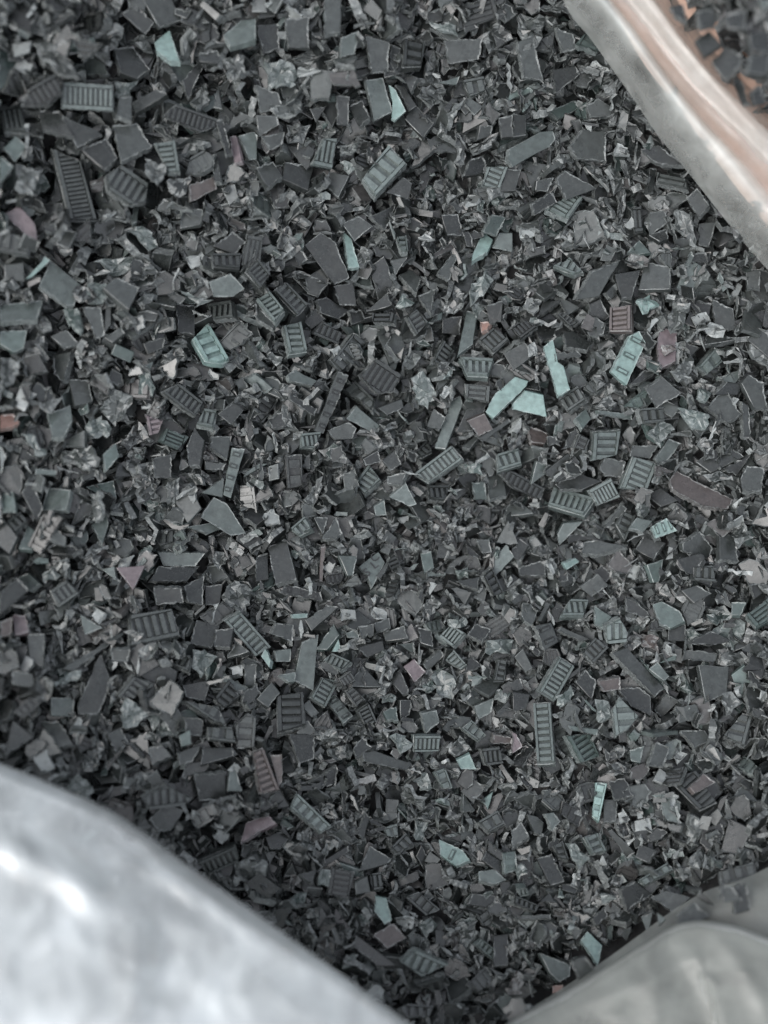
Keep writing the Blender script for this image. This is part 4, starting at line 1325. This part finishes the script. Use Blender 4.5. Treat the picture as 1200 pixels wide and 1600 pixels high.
# wording
def dirword(dx, dy):
    a = math.degrees(math.atan2(-dy, dx)) % 360
    return ["right of", "above and right of", "above", "above and left of", "left of", "below and left of", "below", "below and right of"][int((a + 22.5) // 45) % 8]
TW = {'k': "black", 'g': "charcoal", 'l': "pale grey", 't': "mint", 'u': "dull mint", 'T': "dark green", 'p': "pinkish", 'b': "brownish", 'o': "terracotta"}
NUM = ["no", "one", "two", "three", "four", "five", "six", "seven", "eight", "nine", "ten"]
marks = [h for h in SINGLE if h['short']]
used = set()
for h in marks:
    h['label'] = h['short'] if len(h['short'].split()) >= 4 else h['short'] + " in the heap"; used.add(h['label'])
def describe(h, lv):
    nv = len(h['px']); P = h['px']
    ed = [math.hypot(P[(i + 1) % nv][0] - P[i][0], P[(i + 1) % nv][1] - P[i][1]) for i in range(nv)]
    lng = max(ed) ** 2 / h['A']
    if h['kind'] == 'C': s = "crumpled"
    elif h['kind'] in 'RS': s = "long" if lng > 2.2 else ""
    elif nv == 3: s = "triangular"
    elif nv == 4: s = "strip-like" if lng > 3 else ("oblong" if lng > 1.7 else "four-sided")
    else: s = "long angular" if lng > 2.0 else "angular"
    surf = ""
    if h['kind'] == 'R': surf = " with %s bars" % (NUM[h['nb']] if h['nb'] <= 10 else "many")
    if h['kind'] == 'S': surf = " with %s slots" % NUM[h['nb']]
    if h['nb'] == 1: surf = surf[:-1]
    size = "small " if h['A'] < 750 else ("large " if h['A'] > 2600 else "")
    ms = sorted(marks, key=lambda m: (m['cx'] - h['cx']) ** 2 + (m['cy'] - h['cy']) ** 2)
    m = ms[lv // 2 if lv < 6 else 0]
    dx, dy = h['cx'] - m['cx'], h['cy'] - m['cy']; d = math.hypot(dx, dy)
    far = "touching, " if d < 0 else ("just " if d < 62 else ("some way " if d > 120 else ""))
    if lv % 2: far = "close " if d < 45 else far
    nm = m['short']
    s = "%s%s %s flake%s %s%s the %s" % (size, TW[h['tone']], s, surf, far, dirword(dx, dy), nm)
    s = " ".join(s.split())
    if len(s.split()) > 16: s = s.replace(" and left of", " left of").replace(" and right of", " right of").replace("some way ", "").replace("just ", "")
    if len(s.split()) > 16: s = s.replace("close ", "").replace("crumpled ", "")
    if len(s.split()) > 16: s = s.replace("oblong ", "").replace("angular ", "").replace("four-sided ", "")
    if len(s.split()) > 16: s = s.replace("large ", "").replace("small ", "")
    return " ".join(s.split())
for h in SINGLE:
    if h['short']: continue
    for lv in range(10):
        s = describe(h, lv)
        if s not in used and len(s.split()) <= 16: break
    else:
        for wd in ("thin-edged", "rough-edged", "scuffed", "speckled", "dusty"):
            s = wd + " " + describe(h, 0)
            if s not in used: break
        print("dup", s)
    used.add(s); h['label'] = s
print("labels", len(used), "max words", max(len(u.split()) for u in used))

GROUP = "plastic flakes lying on top of the heap"
text_cache = {}
def letter_mesh(ch, size):
    cu = bpy.data.curves.new("letter", 'FONT'); cu.body = ch; cu.size = size; cu.extrude = 0.00008; cu.align_x = 'CENTER'; cu.align_y = 'CENTER'
    ob = bpy.data.objects.new("letter_source", cu)
    me = bpy.data.meshes.new_from_object(ob)
    bpy.data.objects.remove(ob); bpy.data.curves.remove(cu)
    return me
for h in SINGLE:
    V, F, MI, ribs = build_flake(h)
    nm = {'R': "ribbed_flake", 'S': "slotted_flake", 'C': "crumpled_flake", 'F': "flat_flake", 'L': "lettered_flake"}[h['kind']]
    me = make_mesh(nm, V, F, MI, [M_FLAKE, M_TORN], tint=h['tint'])
    o = link(nm, me)
    M = Matrix([[*h['R'][r], h['C'][r]] for r in range(3)] + [[0, 0, 0, 1]])
    o.matrix_world = M
    tag(o, h['label'], "plastic flake", GROUP)
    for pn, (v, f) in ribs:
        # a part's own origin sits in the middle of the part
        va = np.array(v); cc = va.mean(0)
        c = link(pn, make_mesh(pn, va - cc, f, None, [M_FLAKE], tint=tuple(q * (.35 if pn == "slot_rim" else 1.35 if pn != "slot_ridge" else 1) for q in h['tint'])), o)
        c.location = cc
    if h['kind'] == 'L':
        for ch, (fx, fy) in zip("SLC", ((572, 896), (583.5, 884), (584, 872.5))):
            d = ray(fx, fy); s = np.dot(h['C'] - CAM, h['R'][:, 2]) / np.dot(d, h['R'][:, 2]); wpt = CAM + d * s
            lpnt = (wpt - h['C']) @ h['R']
            lm = letter_mesh(ch, 0.0021)
            lm.materials.append(M_FLAKE)
            at = lm.color_attributes.new("tint", 'FLOAT_COLOR', 'POINT')
            at.data.foreach_set("color", np.tile(np.array([.02, .02, .02, 1], np.float32), len(lm.vertices)))
            lo = link("raised_letter", lm, o)
            want = np.array([math.cos(math.radians(40)), math.sin(math.radians(40)), 0]) @ h['R']
            lo.location = (lpnt[0], lpnt[1], h['t'] / 2 + 0.00012)
            lo.rotation_euler = (0, 0, math.atan2(want[1], want[0]))
print("singles", round(time.time() - T_START, 1))

# ---------------------------------------------------------------- everything else as stuff
class Batch:
    def __init__(s): s.V = []; s.L = []; s.S = []; s.M = []; s.T = []; s.n = 0
    def add(s, V, loops, size, mi, tint):
        s.V.append(V); s.L.append(loops + s.n); s.S.append(size); s.M.append(mi)
        s.T.append(np.tile(np.array([*tint, 1.0], np.float32), (len(V), 1))); s.n += len(V)
    def build(s, name, label, cat):
        V = np.concatenate(s.V); Lp = np.concatenate(s.L); S = np.concatenate(s.S); Mi = np.concatenate(s.M); T = np.concatenate(s.T)
        me = bpy.data.meshes.new(name)
        me.vertices.add(len(V)); me.vertices.foreach_set("co", V.astype(np.float32).ravel())
        me.loops.add(len(Lp)); me.loops.foreach_set("vertex_index", Lp.astype(np.int32))
        me.polygons.add(len(S)); st = np.r_[0, np.cumsum(S)[:-1]].astype(np.int32)
        me.polygons.foreach_set("loop_start", st); me.polygons.foreach_set("loop_total", S.astype(np.int32))
        for m in (M_FLAKE, M_TORN, M_BOTTOM): me.materials.append(m)
        me.polygons.foreach_set("material_index", Mi.astype(np.int32))
        at = me.color_attributes.new("tint", 'FLOAT_COLOR', 'POINT'); at.data.foreach_set("color", T.ravel())
        me.update(calc_edges=True); me.validate()
        sf = me.attributes.new('sharp_face', 'BOOLEAN', 'FACE'); sf.data.foreach_set('value', np.ones(len(me.polygons), bool))
        o = link(name, me); tag(o, label, cat, kind="stuff")
        print(name, len(S), "faces")
        return o
def pack(V, F, MI): return np.array(V), np.concatenate([np.array(f) for f in F]), np.array([len(f) for f in F]), np.array(MI)
b1, b2 = Batch(), Batch()
ys_, xs_ = np.arange(0, NY, 10), np.arange(0, NX, 10)
bx_, by_ = np.meshgrid(X0 + (xs_ + .5) * CELL, Y0 + (ys_ + .5) * CELL)
bv = np.stack([bx_.ravel(), by_.ravel(), bowl(bx_, by_).ravel() - 0.0085], 1)
nw = len(xs_); q = np.array([[j * nw + i, j * nw + i + 1, (j + 1) * nw + i + 1, (j + 1) * nw + i] for j in range(len(ys_) - 1) for i in range(nw - 1)])
b1.add(bv, q.ravel(), np.full(len(q), 4), np.full(len(q), 2), (.02, .02, .02))
kept = 0
for i, c in enumerate(CH):
    if c['k'] != 'f' or c['dead']: continue
    if vis[i] < 2: continue
    p = PROTO[c['p']]; kept += 1
    (b2 if allowed2[int((c['o'][1] - Y0) / CELL) * NX + int((c['o'][0] - X0) / CELL)] else b1).add(p['V'] @ c['R'].T + np.array(c['o']), p['loops'], p['size'], p['mi'], c['tint'])
for h in REST:
    V, F, MI, ribs = build_flake(h); V = list(V); F = list(F); MI = list(MI)
    for _, (v, f) in ribs:
        o = len(V); V += v; F += [tuple(i + o for i in ff) for ff in f]; MI += [0] * len(f)
    v, l, s, m = pack(V, F, MI)
    b1.add(v @ h['R'].T + h['C'], l, s, m, h['tint'])
b1.build("flake_heap", "heap of small broken black plastic flakes and crumbs filling the bag", "plastic flakes")
b2.build("flake_heap", "second heap of blurred black flakes in the upper right corner, beyond the film roll", "plastic flakes")
print("kept", kept, "total time", round(time.time() - T_START, 1))
